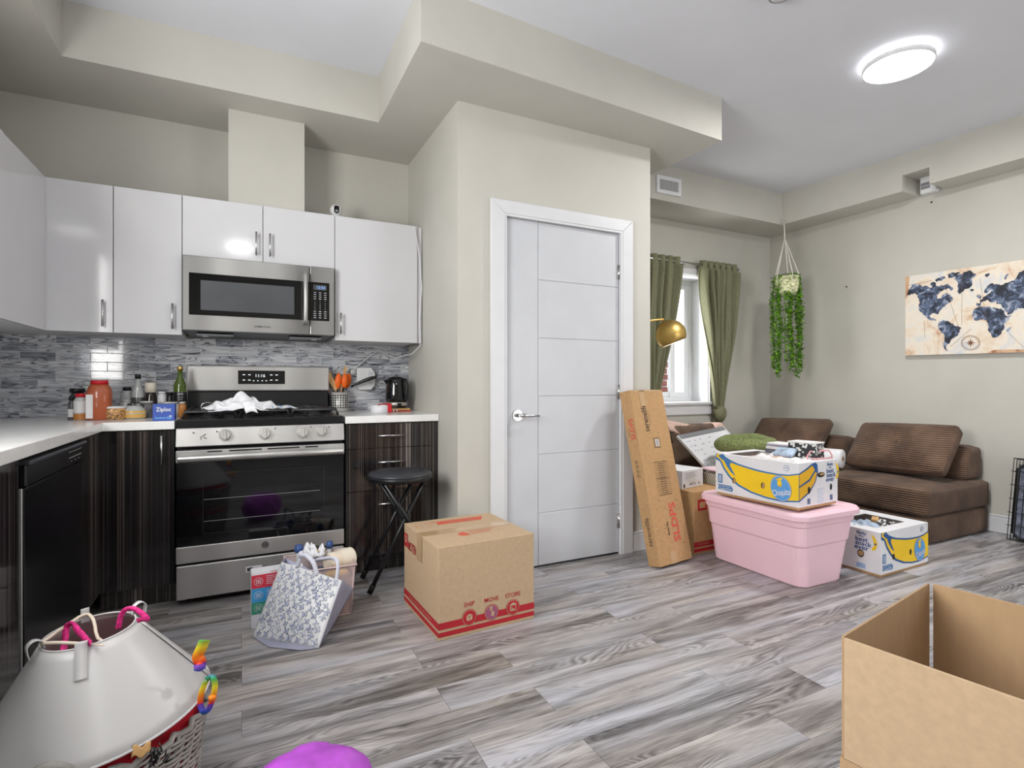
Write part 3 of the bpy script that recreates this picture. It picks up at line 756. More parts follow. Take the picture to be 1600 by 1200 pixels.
mb = MB().box(g0.x, gx1, MF-.004, MF+.002, 1.452, 1.678); wg = mb.build('window_glass', 'blackgl', md, bevel=.0035)
MAT['mesh'] = P('perforated_screen', (74, 76, 80), .3, var=.06, vs=4, coat=.5)
MB().box(g0.x+.055, ux-.085, MF-.0045, MF-.0035, 1.480, 1.640).build('window_screen', 'mesh', md)
hx = onY(477.5, 470, MF-.045).x
mb = MB(); mb.tube([(hx, MF-.03, 1.425), (hx, MF-.042, 1.45), (hx, MF-.052, 1.55), (hx, MF-.052, 1.60), (hx, MF-.042, 1.70), (hx, MF-.03, 1.725)], .0125, 12)
for z in (1.44, 1.71): mb.box(hx-.009, hx+.009, MF-.036, MF, z-.012, z+.012)
mb.build('door_handle', 'steel', md)
MB().box(ux+.001, MX1-.028, MF-.003, MF+.002, 1.452, 1.678).build('keypad', 'blackgl', mc, bevel=.003)
kx = (ux+MX1-.028)/2+.002
MB().box(kx-.038, kx+.036, MF-.0042, MF-.0028, 1.632, 1.662).build('display_window', 'mesh', mc)
MB().text('12:53', (kx+.004, MF-.0045, 1.6465), (1, 0, 0), (0, 0, 1), .022).build('display_digits', 'screen', mc)
mb = MB()
for i in range(13):
    for j in range(3):
        w_ = .009 if i in (4, 5, 6, 7, 8) else .014; z = 1.617-i*.0123; cx = kx+(j-1)*.029
        if w_ < .01: mb.text(str((i-4)*3+j+1)[-1] if i < 7 else '0', (cx, MF-.0032, z), (1, 0, 0), (0, 0, 1), .009)
        else: mb.box(cx-w_/2, cx+w_/2, MF-.0036, MF-.003, z-.0016, z+.0016)
mb.build('keypad_markings', 'mark', mc, kind='stuff')
p = onY(410, 508, MF)
MB().text('SAMSUNG', (p.x, MF-.0003, 1.402), (1, 0, 0), (0, 0, 1), .016, bold=.01, wmax=.085).build('lettering', 'markd', md)
for q in (MX0+.06, MX1-.24): MB().box(q, q+.18, 3.46, 3.56, MZ0-.018, MZ0-.008).build('underside_filter', 'grey', t)
for q in (MX0+.10, MX1-.10): MB().cyl((q, 3.50, MZ0-.022), (q, 3.50, MZ0-.012), .016, 12).build('underside_lamp', 'white', t)

# ------------- camera on the cabinets, with its cable
p = onY(525, 334, 3.52)
t = thing('security_camera', 'small white round-headed security camera standing on the wall cabinets', 'camera', (p.x, 3.52, UZ1))
cxx = p.x
MB().lathe([(.037, 0), (.037, .004), (.030, .022), (.025, .034), (0, .035)], (cxx, 3.52, UZ1+.001), 24).build('base', 'white', t)
hd = MB(); hd.lathe([(.0, -.033)]+[(.036*sin(a), -.036*cos(a)) for a in [pi*i/12 for i in range(1, 12)]]+[(0, .036)], (cxx, 3.52, UZ1+.063), 24); hd.build('head', 'white', t)
mb = MB(); fc = Vector((-.05, -1, -.1)).normalized(); c0 = Vector((cxx, 3.52, UZ1+.063)); e1 = Vector((1, -.05, 0)).normalized(); e2 = e1.cross(fc)*-1
if e2.z < 0: e2 = -e2
pts = []
for (px, py) in [(.015*cos(a), -.008+.015*sin(a)) for a in [pi+pi*i/8 for i in range(9)]]+[(.015, .016), (.010, .023), (-.010, .023), (-.015, .016)]:
    pts.append(c0+e1*px+e2*py+fc*.030)
mb.extr(pts, fc*.0065); mb.build('face_plate', 'blackgl', t, recalc=True)
mb = MB(); mb.cyl(c0+e2*-.008+fc*.036, c0+e2*-.008+fc*.039, .0085, 16); mb.build('lens', 'grey', t)
cb = MB(); cb.tube([(cxx+.03, 3.55, UZ1+.004), (.8, 3.60, UZ1+.004), (1.052-.012, 3.50, UZ1+.004), (1.0, 3.408, 2.09), (1.03, 3.408, 1.9), (1.045, 3.405, 1.7), (1.028, 3.408, 1.5), (1.035, 3.408, 1.33), (1.01, 3.5, 1.28), (.93, 3.66, 1.255), (.84, 3.73, 1.31), (.78, 3.735, 1.27), (.69, 3.735, 1.19), (.64, 3.735, 1.12)], .003, 6)
tag(cb.build('camera_cable', 'white'), 'thin white cable running down from the cabinets to the outlet', 'cable')
# outlet with adapter
a, b = onY(557, 609, 3.735), onY(585, 575, 3.735)
t = thing('outlet_adapter', 'white multi-outlet wall adapter plugged in beside the kettle', 'outlet', ((a.x+b.x)/2, 3.74, a.z))
xm, zm = (a.x+b.x)/2, (a.z+b.z)/2; w2, h2 = (b.x-a.x)/2, (b.z-a.z)/2
poly = [(-w2, -h2+.02), (-w2+.015, -h2), (w2-.025, -h2), (w2, -h2+.035), (w2, h2-.035), (w2-.025, h2), (-w2+.008, h2), (-w2, h2-.01)]
MB().extr([(xm+x, 3.715, zm+z) for x, z in poly], (0, .034, 0)).build('housing', 'white', t, bevel=.003, recalc=True)
mb = MB()
for zz in (zm+h2*.45, zm-h2*.45):
    mb.box(xm+w2*.2, xm+w2*.88, 3.7138, 3.7149, zz-.019, zz+.019, 1)
    for dx in (-.007, .007): mb.box(xm+w2*.55+dx-.001, xm+w2*.55+dx+.001, 3.7128, 3.7139, zz+.002, zz+.010, 0)
    mb.box(xm+w2*.55-.002, xm+w2*.55+.002, 3.7128, 3.7139, zz-.009, zz-.005, 0)
mb.build('socket_face', ['markd', 'trim'], t)
p = onY(552, 581, 3.735)
t = thing('night_light', 'small oval night light plugged in left of the outlet adapter', 'night light', (p.x, 3.74, p.z-.02))
MB().lathe([(0, 0), (.018, .002), (.022, .010), (.018, .018), (0, .02)], (p.x, 3.75, p.z), 20, axis=(0, -1, 0)).build('lens', 'jarclear', t)
MB().box(p.x+.0, p.x+.035, 3.735, 3.75, p.z-.035, p.z-.028).build('plug', 'black', t)

# ------------- kettle on its tray
def onC(u, v): return onZ(u, v, CH)
k = onC(619, 637); kx, ky_ = k.x, k.y-.06
ky_ = 3.60; kx = onY(619, 620, ky_).x
t = thing('tray', 'wooden tray with red rim under the kettle', 'tray', (kx, ky_, CH))
MB().box(kx-.10, kx+.075, ky_-.10, ky_+.09, CH, CH+.006).build('rim', 'red', t, bevel=.002)
MB().box(kx-.095, kx+.07, ky_-.095, ky_+.085, CH+.006, CH+.020).build('board', 'bamboo', t, bevel=.002)
zb = CH+.020
t = thing('kettle', 'glossy black electric kettle with steel band in the worktop corner', 'kettle', (kx, ky_, zb))
MB().lathe([(.066, 0), (.068, .004), (.064, .012), (.060, .014)], (kx, ky_, zb), 28).build('base', 'black', t)
MB().lathe([(.0715, .014), (.0715, .040)], (kx, ky_, zb), 28).build('steel_band', 'steel', t)
bd_ = MB().lathe([(.072, .040), (.0735, .07), (.070, .13), (.063, .18), (.056, .200), (.03, .210), (0, .211)], (kx, ky_, zb), 28).build('body', 'blackgl', t)
a_ = Vector((.55, -.83, 0)).normalized()
hb = MB(); c_ = Vector((kx, ky_, zb)); hb.tube([c_+a_*.05+Vector((0, 0, .19)), c_+a_*.083+Vector((0, 0, .188)), c_+a_*.094+Vector((0, 0, .15)), c_+a_*.092+Vector((0, 0, .09)), c_+a_*.078+Vector((0, 0, .05)), c_+a_*.06+Vector((0, 0, .045))], .011, 10); hb.build('handle', 'black', t)
MB().extr([c_+Vector((-.055, -.02, .19)), c_+Vector((-.085, -.01, .185)), c_+Vector((-.06, 0, .15))], (0, .02, 0)).build('spout', 'blackgl', t, recalc=True)
MB().box(kx-.01, kx+.016, ky_-.078, ky_-.068, zb+.014, zb+.034).build('switch', 'black', t, bevel=.002)
# ------------- tape dispenser
p = onC(597, 646); t = thing('tape_roll', 'roll of clear packing tape with printed wrap and red dispenser', 'tape', (p.x, p.y+.05, CH))
tx, ty = p.x, p.y+.055
MB().lathe([(.042, 0), (.058, 0), (.058, .048), (.042, .048), (.042, 0)], (tx, ty, CH+.001), 28).build('roll', 'cardw', t)
mb = MB()
for i in range(9):
    a = pi*1.05+i*.24
    for q in (0,):
        c0 = Vector((tx, ty, CH+.01)); d0 = Vector((cos(a), sin(a), 0))*.0585; d1 = Vector((cos(a+.12), sin(a+.12), 0))*.0585
        mb.add([c0+d0, c0+d0*1.0+Vector((0, 0, .003)), c0+d1+Vector((0, 0, .033)), c0+d1+Vector((0, 0, .030))], [(0, 3, 2, 1)], 0)
mb.build('wrap_print', 'inkblk', t)
mb = MB(); mb.box(tx+.035, tx+.062, ty-.045, ty+.01, CH+.006, CH+.058); mb.tube([(tx-.02, ty-.02, CH+.052), (tx+.03, ty-.03, CH+.058), (tx+.055, ty-.02, CH+.058)], .004, 6); mb.build('dispenser', 'red', t, bevel=.002)
t = thing('steel_ring', 'small shiny metal ring lying beside the tape roll', 'ring', (tx+.085, ty-.02, CH))
MB().tube([(tx+.088+.012*cos(a), ty-.03+.004*sin(a), CH+.014+.012*sin(a)) for a in [2*pi*i/16 for i in range(16)]], .0024, 6, closed=True).build('ring', 'chrome', t)
# ------------- utensil holder
p = onC(533, 643.5); ux_, uy_ = p.x, p.y+.055
t = thing('utensil_holder', 'perforated stainless utensil holder beside the stove', 'utensil holder', (ux_, uy_, CH))
mb = MB(); mb.lathe([(.052, 0), (.055, .004), (.055, .125), (.0525, .125), (.0525, .006), (0, .006)], (ux_, uy_, CH+.001), 32); mb.build('cup', 'lid', t)
mb = MB()
vdir = math.atan2(-uy_, -ux_)
for i in range(8):
    for j in range(6):
        a = vdir-1.1+i*.30+(0 if True else 0); z = CH+.028+j*.0155
        c0 = Vector((ux_+cos(a)*.0552, uy_+sin(a)*.0552, z)); mb.cyl(c0, c0+Vector((cos(a), sin(a), 0))*.0008, .0054, 8)
mb.build('holes', 'black', t)
top = CH+.13
def stick(name, lab, u0, v0, u1, v1, mats, head, dd=0):
    """utensil standing in the cup: base inside the cup, head towards the seen point"""
    b = Vector((ux_+dd*.02, uy_+.005+dd*.006, CH+.012)); hp = onY(u1, v1, uy_+.01+dd*.012); n = onY(u0, v0, uy_+.008+dd*.01)
    t = thing(name, lab, 'utensil', b)
    MB().tube([b, n], .0042, 8).build('handle', mats[0], t)
    d = (hp-n); side = d.cross(Vector((0, 1, 0))).normalized(); mb = MB()
    if head == 'spat':
        mb.extr([n-side*.006, n+side*.006, n+d*.35+side*.016, hp+side*.016, hp-side*.016, n+d*.35-side*.016], (0, .004, 0))
    elif head == 'flat':
        mb.extr([n-side*.005, n+side*.005, hp+side*.010, hp+d*.0-side*.010], (0, .004, 0))
    else:
        k = 14; mb.grid(lambda a, c: n+d*c+side*(a-.5)*.042*sin(pi*min(max(c, .05), .95))**.5+Vector((0, -.012*(1-(2*a-1)**2)*sin(pi*c)+.010, 0)), 8, k)
    o = mb.build('head', mats[1], t, recalc=(head != 'spoon'), solid=(.002 if head == 'spoon' else 0)); return t
stick('wooden_spatula', 'flat bamboo turner leaning left out of the utensil holder', 526, 611, 512, 582, ('bamboo', 'bamboo'), 'spat', -.6)
stick('wooden_spoon', 'slim bamboo paddle standing tallest in the utensil holder', 534, 600, 540.5, 573, ('bamboo', 'bamboo'), 'flat', .2)
stick('silicone_spoon', 'narrow orange silicone spoon at the left of the utensil holder', 527, 608, 530, 583, ('black', 'orange'), 'spoon', -1.2)
stick('silicone_spatula', 'broad orange silicone spoon facing front in the utensil holder', 538, 606, 540, 584, ('black', 'orange'), 'spoon', -1.8)
stick('silicone_ladle', 'orange silicone ladle behind the other spoons at the right', 542, 606, 546, 584, ('black', 'orange'), 'spoon', 1.0)
b0, b1 = onY(549, 604, uy_+.0), onY(588, 589, uy_-.05)
t = thing('frying_pan', 'black pan handle sticking up beside the utensil holder', 'pan', b0)
mb = MB(); mb.tube([b0+(b1-b0)*(i/8)+Vector((0, 0, .006*sin(i/8*pi))) for i in range(9)], .01, 10, rs=[.006, .008, .010, .011, .012, .013, .013, .012, .006], flat=1.0); mb.build('handle', 'black', t)
MB().tube([b0, b0+Vector((-.012, .01, -.012)), Vector((ux_+.03, uy_, CH+.118)), Vector((ux_+.028, uy_, CH+.02))], .005, 8).build('shank', 'grey', t)
t = thing('knife_block', 'dark bottle with red and pink tops behind the utensil holder', 'bottle', (ux_-.05, uy_+.07, CH))
MB().lathe([(.02, 0), (.02, .10), (.012, .13)], (ux_-.075, uy_+.06, CH+.001), 14).build('body', 'black', t)
MB().lathe([(.014, .13), (.016, .145), (.010, .16), (0, .162)], (ux_-.075, uy_+.06, CH+.001), 14).build('cap', 'red', t)

# ------------- jars and bottles on the left worktop
def jar(name, lab, u, w, vb, vt, y, body, cap, caph, sq=0, taper=None, label_=None, content=None, extra=None, capw=.98, cat='jar'):
    """upright container: u centre px, w px wide, vt/vb top & foot px at depth y"""
    c = onY(u, 620, y); tt = c.x*sn+y*cs; r = w*tt/FPX/2; zt = H+(600-vt)/FPX*tt; h = zt-CH
    t = thing(name, lab, cat, (c.x, y, CH))
    pr = taper or [(1, .02), (1, .86), (.8, .95), (.75, 1.0)]
    bh = h-caph
    prof = [(r*.92, 0)]+[(r*a, bh*b) for a, b in pr]
    MB().lathe(prof, (c.x, y, CH+.0008), 24, sq=sq).build('body', body, t)
    if content: 
        MB().lathe([(r*1.004, bh*content[1]), (r*1.01, bh*content[1]+.001), (r*1.01, bh*content[2]), (r*1.004, bh*content[2]+.001)], (c.x, y, CH+.0008), 24, sq=sq).build('contents', content[0], t)
    rc = r*pr[-1][0]*capw+.002
    MB().lathe([(rc, bh), (rc, h-.002), (rc*.9, h), (0, h)], (c.x, y, CH+.0008), 24).build('cap', cap, t)
    if label_:
        m, z0, z1 = label_[:3]; MB().lathe([(r*1.012, bh*z0), (r*1.015, bh*z0+.0005), (r*1.015, bh*z1), (r*1.012, bh*z1+.0005)], (c.x, y, CH+.0008), 24, sq=sq).build('label', m, t)
    return t, c.x, r, h
jar('spice_bottle', 'small dark-capped pepper bottle with grey label at far left', 113, 11, 656, 620, 3.40, 'darkp', 'black', .018, label_=('paper', .15, .55))
jar('spice_bottle', 'red-capped clear spice bottle of brown powder with white label', 127.5, 20, 656, 615, 3.37, 'jarclear', 'red', .018, content=('brownp', .02, .28), label_=('paper', .34, .82))
jar('storage_jar', 'wide jar with a thick black lid behind the red-capped spice bottle', 121, 20, 656, 607, 3.47, 'darkp', 'black', .022, capw=1.25)
jar('storage_jar', 'tall clear-lidded jar half hidden behind the big orange spice jar', 136, 15, 650, 597, 3.58, 'jarclear', 'jarclear', .02)
t, bx_, br, bh = jar('spice_jar', 'large square jar of orange spice with a red screw lid', 155.5, 32.5, 656, 594.5, 3.37, 'spice', 'red', .020, sq=.35, taper=[(1, .02), (1, .80), (.85, .93), (.68, 1)])
q = Vector((bx_, 3.37, CH)); 
MB().box(bx_-br*.86, bx_-br*.32, 3.37-br-.002, 3.37-br*.96, CH+.01, CH+.128).build('label', 'paper', t)
jar('glass_jar', 'low glass jar of mixed dried beans with a white lid', 178.5, 31, 656, 635, 3.37, 'beans', 'white', .010, taper=[(1, .06), (1, .9), (.96, 1)])
jar('glass_jar', 'round-bellied glass jar of yellow powder with clear lid', 209.5, 31, 654, 630, 3.40, 'jarclear', 'glass', .012, taper=[(.95, .15), (1.02, .4), (.95, .7), (.6, .95), (.55, 1)], content=('yellow', .08, .6))
jar('glass_jar', 'glass jar of dark contents with silver lid left of the blue box', 229, 22, 653, 627, 3.46, 'darkp', 'lid', .009)
jar('glass_jar', 'silver-lidded glass jar behind the bean and powder jars', 196, 17, 650, 625, 3.52, 'jarclear', 'lid', .009)
jar('grinder', 'small clear pepper grinder with a black cap at the tiles', 198.5, 17, 640, 605, 3.64, 'jarclear', 'black', .02, capw=.8)
jar('sauce_bottle', 'clear slim bottle with black cap and dark picture label', 215.5, 18, 640, 585, 3.62, 'jarclear', 'black', .025, taper=[(1, .02), (1, .62), (.45, .85), (.4, 1)], label_=('darkp', .05, .5), cat='bottle')
jar('sauce_bottle', 'dark sauce bottle with tall cream cone cap', 235.5, 20, 645, 598, 3.60, 'sauce', 'cream', .055, taper=[(1.05, .02), (1.0, .5), (.75, .9), (.72, 1)], cat='bottle')
jar('shaker', 'white capped round shaker right of the cream-capped bottle', 253.5, 13, 645, 612, 3.58, 'white', 'white', .012)
jar('shaker', 'black round shaker left of the green oil bottle', 266, 12, 645, 613, 3.58, 'black', 'black', .012)
jar('glass_jar', 'glass jar of tan contents with lid between the blue box and stove', 285, 11, 656, 628, 3.42, 'brownp', 'lid', .01)
jar('glass_jar', 'wide silver-lidded jar hidden behind the blue box', 264, 34, 656, 628, 3.45, 'jarclear', 'lid', .008)
t, ox, orr, oh = jar('oil_bottle', 'green glass olive oil bottle with gold cap and black label', 281.5, 18.5, 650, 573, 3.50, 'olive', 'brass', .022, taper=[(1, .02), (1, .66), (.75, .76), (.38, .88), (.36, 1)], capw=1.05, cat='bottle')
MB().lathe([(orr*1.012, .04), (orr*1.018, .041), (orr*1.018, .135), (orr*1.012, .136)], (ox, 3.50, CH), 24).build('label', 'black', t)
nd = Vector((-ox, -3.5, 0)).normalized(); uxx = Vector((-nd.y, nd.x, 0)); fo = Vector((ox, 3.50, CH))+nd*(orr*1.03)
mb = MB(); mb.text('ILIOS', fo+Vector((0, 0, .125)), uxx, (0, 0, 1), .015, 0, wmax=.026); mb.text('EXTRA VIRGIN', fo+Vector((0, 0, .107)), uxx, (0, 0, 1), .006, 0, wmax=.026); mb.text('OLIVE OIL', fo+Vector((0, 0, .096)), uxx, (0, 0, 1), .006, 0, wmax=.022)
mb.build('label_print', 'mark', t)
# ziploc box
a, b = onZ(238.5, 658, CH), onZ(277, 656.5, CH)
t = thing('bag_box', 'blue carton of sandwich bags lying on the worktop by the stove', 'box', ((a.x+b.x)/2, a.y+.04, CH))
b.y = a.y+.004; b.x = min(b.x, -.296)
ex = Vector((b.x-a.x, b.y-a.y, 0)); tt = a.x*sn+a.y*cs; hh = 26*tt/FPX
MB().obox((a.x, a.y, CH+.0008), ex, (0, .075, 0), (0, 0, hh)).build('carton', 'ziploc', t, bevel=.001)
exn = ex.normalized(); mb = MB(); o_ = Vector((a.x, a.y-.0005, CH))
mb.text('Ziploc', o_+exn*.045+Vector((0, 0, hh*.68)), exn, (0, 0, 1), .028, 0, bold=.02, wmax=.062)
mb.text('Sandwich Bags', o_+exn*.044+Vector((0, 0, hh*.18)), exn, (0, 0, 1), .013, 1, bold=.01, wmax=.068); mb.text('40', o_+exn*(ex.length-.018)+Vector((0, 0, hh*.27)), exn, (0, 0, 1), .013, 0, bold=.02)
mb.build('box_print', ['white', 'skytext'], t)
# ------------- towel heap on the stove
t = thing('dish_towel', 'crumpled white dish towel with thin blue stripes on the grates', 'towel', (.0, 3.2, .94))
def towel(u, v):
    p = (1-u), v
    x = -.02+.30*(u-.5); y = 3.17+.20*(v-.5)
    r = sqrt((u-.5)**2+(v-.5)**2)
    z = .943+max(0, .10*(1-r*1.6))*(.6+.4*sin(u*17+v*5)*cos(v*11-u*3))+.012*abs(sin(u*23))*max(0, 1-r*1.4)
    y += .02*sin(u*14); x += .03*sin(v*9+u*4)
    return (x+.02, y, z)
mb = MB().grid(towel, 36, 26); mb.build('cloth', 'towel', t, solid=.003)
mb = MB()
mb.grid(lambda u, v: (.10+.20*u, 3.18+.05*sin(u*3)-.09*v*(1-u), .947+.03*(1-u)*(1-v)+.005*sin(u*12)), 16, 8); mb.build('corner_flap', 'towel', t, solid=.003)
mb = MB(); mb.grid(lambda u, v: (.0+.055*u+.02*v, 3.10-.035*sin(v*pi*.6), .985-.055*v+.01*sin(u*pi)), 10, 10); mb.build('front_flap', 'towel', t, solid=.003)
mb = MB()
for i in range(3):
    mb.tube([(.13+.045*i+.02*q, 3.176-.05*q, .950+.03*(1-(.15+.25*i))*(1-q)+.003) for q in (0, .33, .66, 1)], .0016, 4, flat=.5)
mb.build('blue_stripe', 'inkblu', t)
mb = MB(); mb.tube([(-.155+.028*cos(a), 3.13, .965+.022*sin(a)) for a in [2*pi*i/18 for i in range(18)]], .002, 5, closed=True)
tag(mb.build('wire_ring', 'chrome'), 'thin wire hoop standing at the left of the dish towel', 'ring')

# ------------- folding stool
sc = Vector((.760, 2.865, 0)); SZ = .612
t = thing('folding_stool', 'black folding bar stool with round padded seat before the drawers', 'stool', (sc.x, sc.y, 0))
MB().lathe([(0, 0), (.150, 0), (.165, .006), (.169, .018), (.166, .030)], (sc.x, sc.y, SZ-.045), 40).build('seat_rim', 'black', t)
MB().lathe([(.166, .0), (.167, .006), (.158, .016), (.12, .021), (0, .023)], (sc.x, sc.y, SZ-.016), 40).build('seat_pad', 'vinyl', t)
def leg(a, b, r=.0115): 
    o = MB().tube([a, b], r, 10).build('leg', 'black', t); a_, b_ = Vector(a), Vector(b)
    MB().tube([a_-(b_-a_).normalized()*.0, a_+(b_-a_).normalized()*.045], r*1.25, 10).build('rubber_foot', 'rubber', o)
zt = SZ-.045
fa, fb = onZ(577, 931, 0), onZ(566, 906, 0)
leg((fa.x, fa.y, .012), (.872, 2.80, zt)); leg((fb.x, fb.y, .012), (.872, 2.965, zt))
leg((1.00, 2.835, .012), (.655, 2.765, zt)); leg((1.00, 2.985, .012), (.655, 2.93, zt))
def at_(a, b, f): return Vector(a)+(Vector(b)-Vector(a))*f
A0, A1, B0, B1 = (fa.x, fa.y, .012), (.872, 2.80, zt), (fb.x, fb.y, .012), (.872, 2.965, zt)
C0, C1, D0, D1 = (1.0, 2.835, .012), (.655, 2.765, zt), (1.0, 2.985, .012), (.655, 2.93, zt)
for (p, q) in ((at_(A0, A1, .27), at_(B0, B1, .27)), (at_(C0, C1, .25), at_(D0, D1, .25)), (at_(C0, C1, .72), at_(D0, D1, .72))):
    MB().tube([p, q], .006, 8).build('crossbar', 'black', t)
MB().box(.64, .90, 2.80, 2.93, zt-.006, zt+.001).build('seat_bracket', 'black', t)

# ================================================================== LIVING ROOM
def rbox(c, ax, half, r=.04, n=10, bulge=0.0, fn=None, m=0, mb=None):
    """soft rounded box: centre, three unit axes, half sizes, corner radius, outward bulge"""
    mb = mb or MB(); c = Vector(c); ax = [Vector(a).normalized() for a in ax]
    bm = bmesh.new(); bmesh.ops.create_cube(bm, size=2); bmesh.ops.subdivide_edges(bm, edges=bm.edges, cuts=n, use_grid_fill=True)
    vs = []
    bm.verts.index_update()
    for v in bm.verts:
        p = [v.co[i]*half[i] for i in range(3)]
        q = [max(-(half[i]-r), min(half[i]-r, p[i])) for i in range(3)]
        d = Vector([p[i]-q[i] for i in range(3)])
        if d.length > 1e-6: d = d.normalized()*r
        p = [q[i]+d[i] for i in range(3)]
        if bulge:
            for i in range(3):
                j, k = (i+1) % 3, (i+2) % 3
                if abs(v.co[i]) > .999: p[i] += math.copysign(bulge*(1-v.co[j]**2)*(1-v.co[k]**2), v.co[i])*min(1, half[j]*half[k]/(max(half)**2)*1.5)
        if fn: p = list(fn(Vector(p), v.co))
        vs.append(c+ax[0]*p[0]+ax[1]*p[1]+ax[2]*p[2])
    mb.add(vs, [tuple(v.index for v in f.verts) for f in bm.faces], m, True); bm.free(); return mb
XYZ = ((1, 0, 0), (0, 1, 0), (0, 0, 1))
def tuft(pts, r, dep):
    def f(p, uv):
        if uv.z > .9:
            for (a, b) in pts:
                d2 = (p.x-a)**2+(p.y-b)**2; p.z -= dep*math.exp(-d2/r**2)
        return p
    return f
def sofa(label, x0, x1, y0, y1, front, bol=None, grp='brown corduroy sofa modules'):
    t = thing('sofa_module', label, 'sofa', ((x0+x1)/2, (y0+y1)/2, 0), grp)
    cx, cy, hx, hy = (x0+x1)/2, (y0+y1)/2, (x1-x0)/2, (y1-y0)/2
    rbox((cx, cy, .094), XYZ, (hx-.006, hy-.006, .092), .03, 14, .006).build('base_cushion', 'corduroy', t)
    fn = tuft([(-hx*.45, -hy*.4), (-hx*.45, hy*.4), (hx*.25, 0)], .07, .022)
    rbox((cx, cy, .281), XYZ, (hx, hy, .094), .032, 20, .022, fn).build('seat_cushion', 'corduroy', t)
    if bol: 
        (bx0, bx1, by0, by1, bz) = bol
        def f2(p, uv):
            if uv.z > 0: 
                if front == 'x': p.x += (.5*(bx1-bx0)*.55)*(uv.z)*(-uv.x*.5+.5)
                else: p.y += (.5*(by1-by0)*.55)*(uv.z)*(-uv.y*.5+.5)
            return p
        rbox(((bx0+bx1)/2, (by0+by1)/2, .378+bz/2), XYZ, ((bx1-bx0)/2, (by1-by0)/2, bz/2), .045, 10, .012, f2).build('bolster', 'corduroy', t)
    return t
sofa('brown corduroy floor sofa module under the world map, nearest the camera', 4.065, 4.905, 1.985, 2.86, 'x', (4.64, 4.90, 2.03, 2.82, .245))
sofa('brown corduroy sofa module in the room corner beneath the hanging plant', 4.065, 4.905, 2.88, 3.80, 'x', (4.64, 4.90, 2.93, 3.76, .235))
sofa('brown corduroy sofa module under the window behind the leaning whiteboard', 3.06, 4.045, 3.02, 3.80, 'y', (3.10, 4.0, 3.56, 3.80, .23))
def pillow(label, c, ax, half, grp='loose brown sofa cushions', btn=True):
    t = thing('back_cushion', label, 'cushion', c, grp)
    def f(p, uv):
        k = 1-.42*(max(abs(uv.x), abs(uv.y))**5)
        p.z *= k
        if btn and uv.z > .9: p.z -= .03*math.exp(-((p.x)**2+(p.y)**2)/.003)
        return p
    rbox(c, ax, half, .035, 16, .03, f).build('cover', 'corduroy', t)
    ax = [Vector(a).normalized() for a in ax]
    if btn: MB().lathe([(.012, -.004), (.010, .004), (0, .006)], Vector(c)+ax[2]*(half[2]+.004), 12, axis=ax[2]).build('button', 'corduroy', t)
    mb = MB(); pts = []
    hx, hy = half[0]-.006, half[1]-.006
    for (a, b) in ((-1, -1), (1, -1), (1, 1), (-1, 1)):
        for k in range(5):
            th = math.atan2(b, a)-pi/4+k*pi/8
            pts.append(Vector(c)+ax[0]*((hx-.03)*a+.03*cos(th))+ax[1]*((hy-.03)*b+.03*sin(th))+ax[2]*half[2]*.40)
    mb.tube(pts, .0045, 6, closed=True); mb.build('piping', 'corduroy', t)
    return t
up = Vector((.26, 0, .33)).normalized(); n_ = Vector((-.33, 0, .26)).normalized()
# axes: x along Y, y up the slope, z facing the room
pillow('big brown corduroy cushion leaning on the sofa under the world map', (4.530, 2.395, .590), (Vector((0, -1, .03)), up, n_), (.345, .205, .080))
pillow('brown corduroy cushion leaning in the corner below the hanging plant', (4.545, 3.37, .585), (Vector((0, -1, .04)), up, n_), (.36, .20, .065), btn=False)
up2 = Vector((0, .2, .34)).normalized(); n2 = Vector((0, -.34, .2)).normalized()
pillow('brown corduroy cushion beneath the pink fur throw by the window', (3.42, 3.465, .555), (Vector((1, 0, 0)), up2, n2), (.36, .19, .065), btn=False)
t = thing('fur_throw', 'pale pink fur throw heaped on the cushion below the window', 'blanket', (3.45, 3.5, .68))
def fur(u, v):
    x = 3.05+.80*u; y = 3.44+.24*v
    z = .715+.035*sin(u*6+.5)+.02*sin(u*13+v*4)-.30*max(0, .32-v)**1.2-.05*max(0, v-.8)
    z -= .07*max(0, .1-u)*5*.4+.05*max(0, u-.9)*8*.4
    return (x, y, z)
MB().grid(fur, 34, 12).build('throw', 'fur', t, solid=.022)
t = thing('fur_skirt', 'dark brown underside of the fur throw hanging at its left end', 'blanket', (3.06, 3.45, .64))
MB().grid(lambda u, v: (3.03+.14*u, 3.40+.02*sin(u*20)+.05*v, .60+.12*v+.01*sin(u*31)), 14, 6).build('fringe', 'rug', t, solid=.012)
# ------------- whiteboard
TL, TR, BL = atT(1061, 683, 4.10), atT(1130, 669, 4.5), atT(1110, 737, 3.98)
exb = (TR-TL); eyb = (BL-TL); nb = exb.cross(eyb).normalized()
if nb.z < 0: nb = -nb
t = thing('whiteboard', 'white framed whiteboard with faint writing leaning on the sofa', 'whiteboard', BL)
eyb = eyb*1.22
MB().obox(TL-nb*.012, exb, eyb, nb*.012).build('board', 'cardw', t, recalc=True)
mb = MB(); fx, fy = exb.normalized()*.014, eyb.normalized()*.014
mb.obox(TL-nb*.014-fx-fy, exb+fx*2, fy, nb*.020); mb.obox(TL-nb*.014-fx+eyb, exb+fx*2, fy, nb*.020); mb.obox(TL-nb*.014-fx, fx, eyb, nb*.020); mb.obox(TL-nb*.014+exb, fx, eyb, nb*.020)
mb.build('frame', 'white', t, recalc=True, bevel=.002)
MB().obox(TL-nb*.013-fy, exb, fy*2.4, nb*.021).build('top_rail', 'grey', t, recalc=True)
mb = MB(); rnd = random.Random(3)
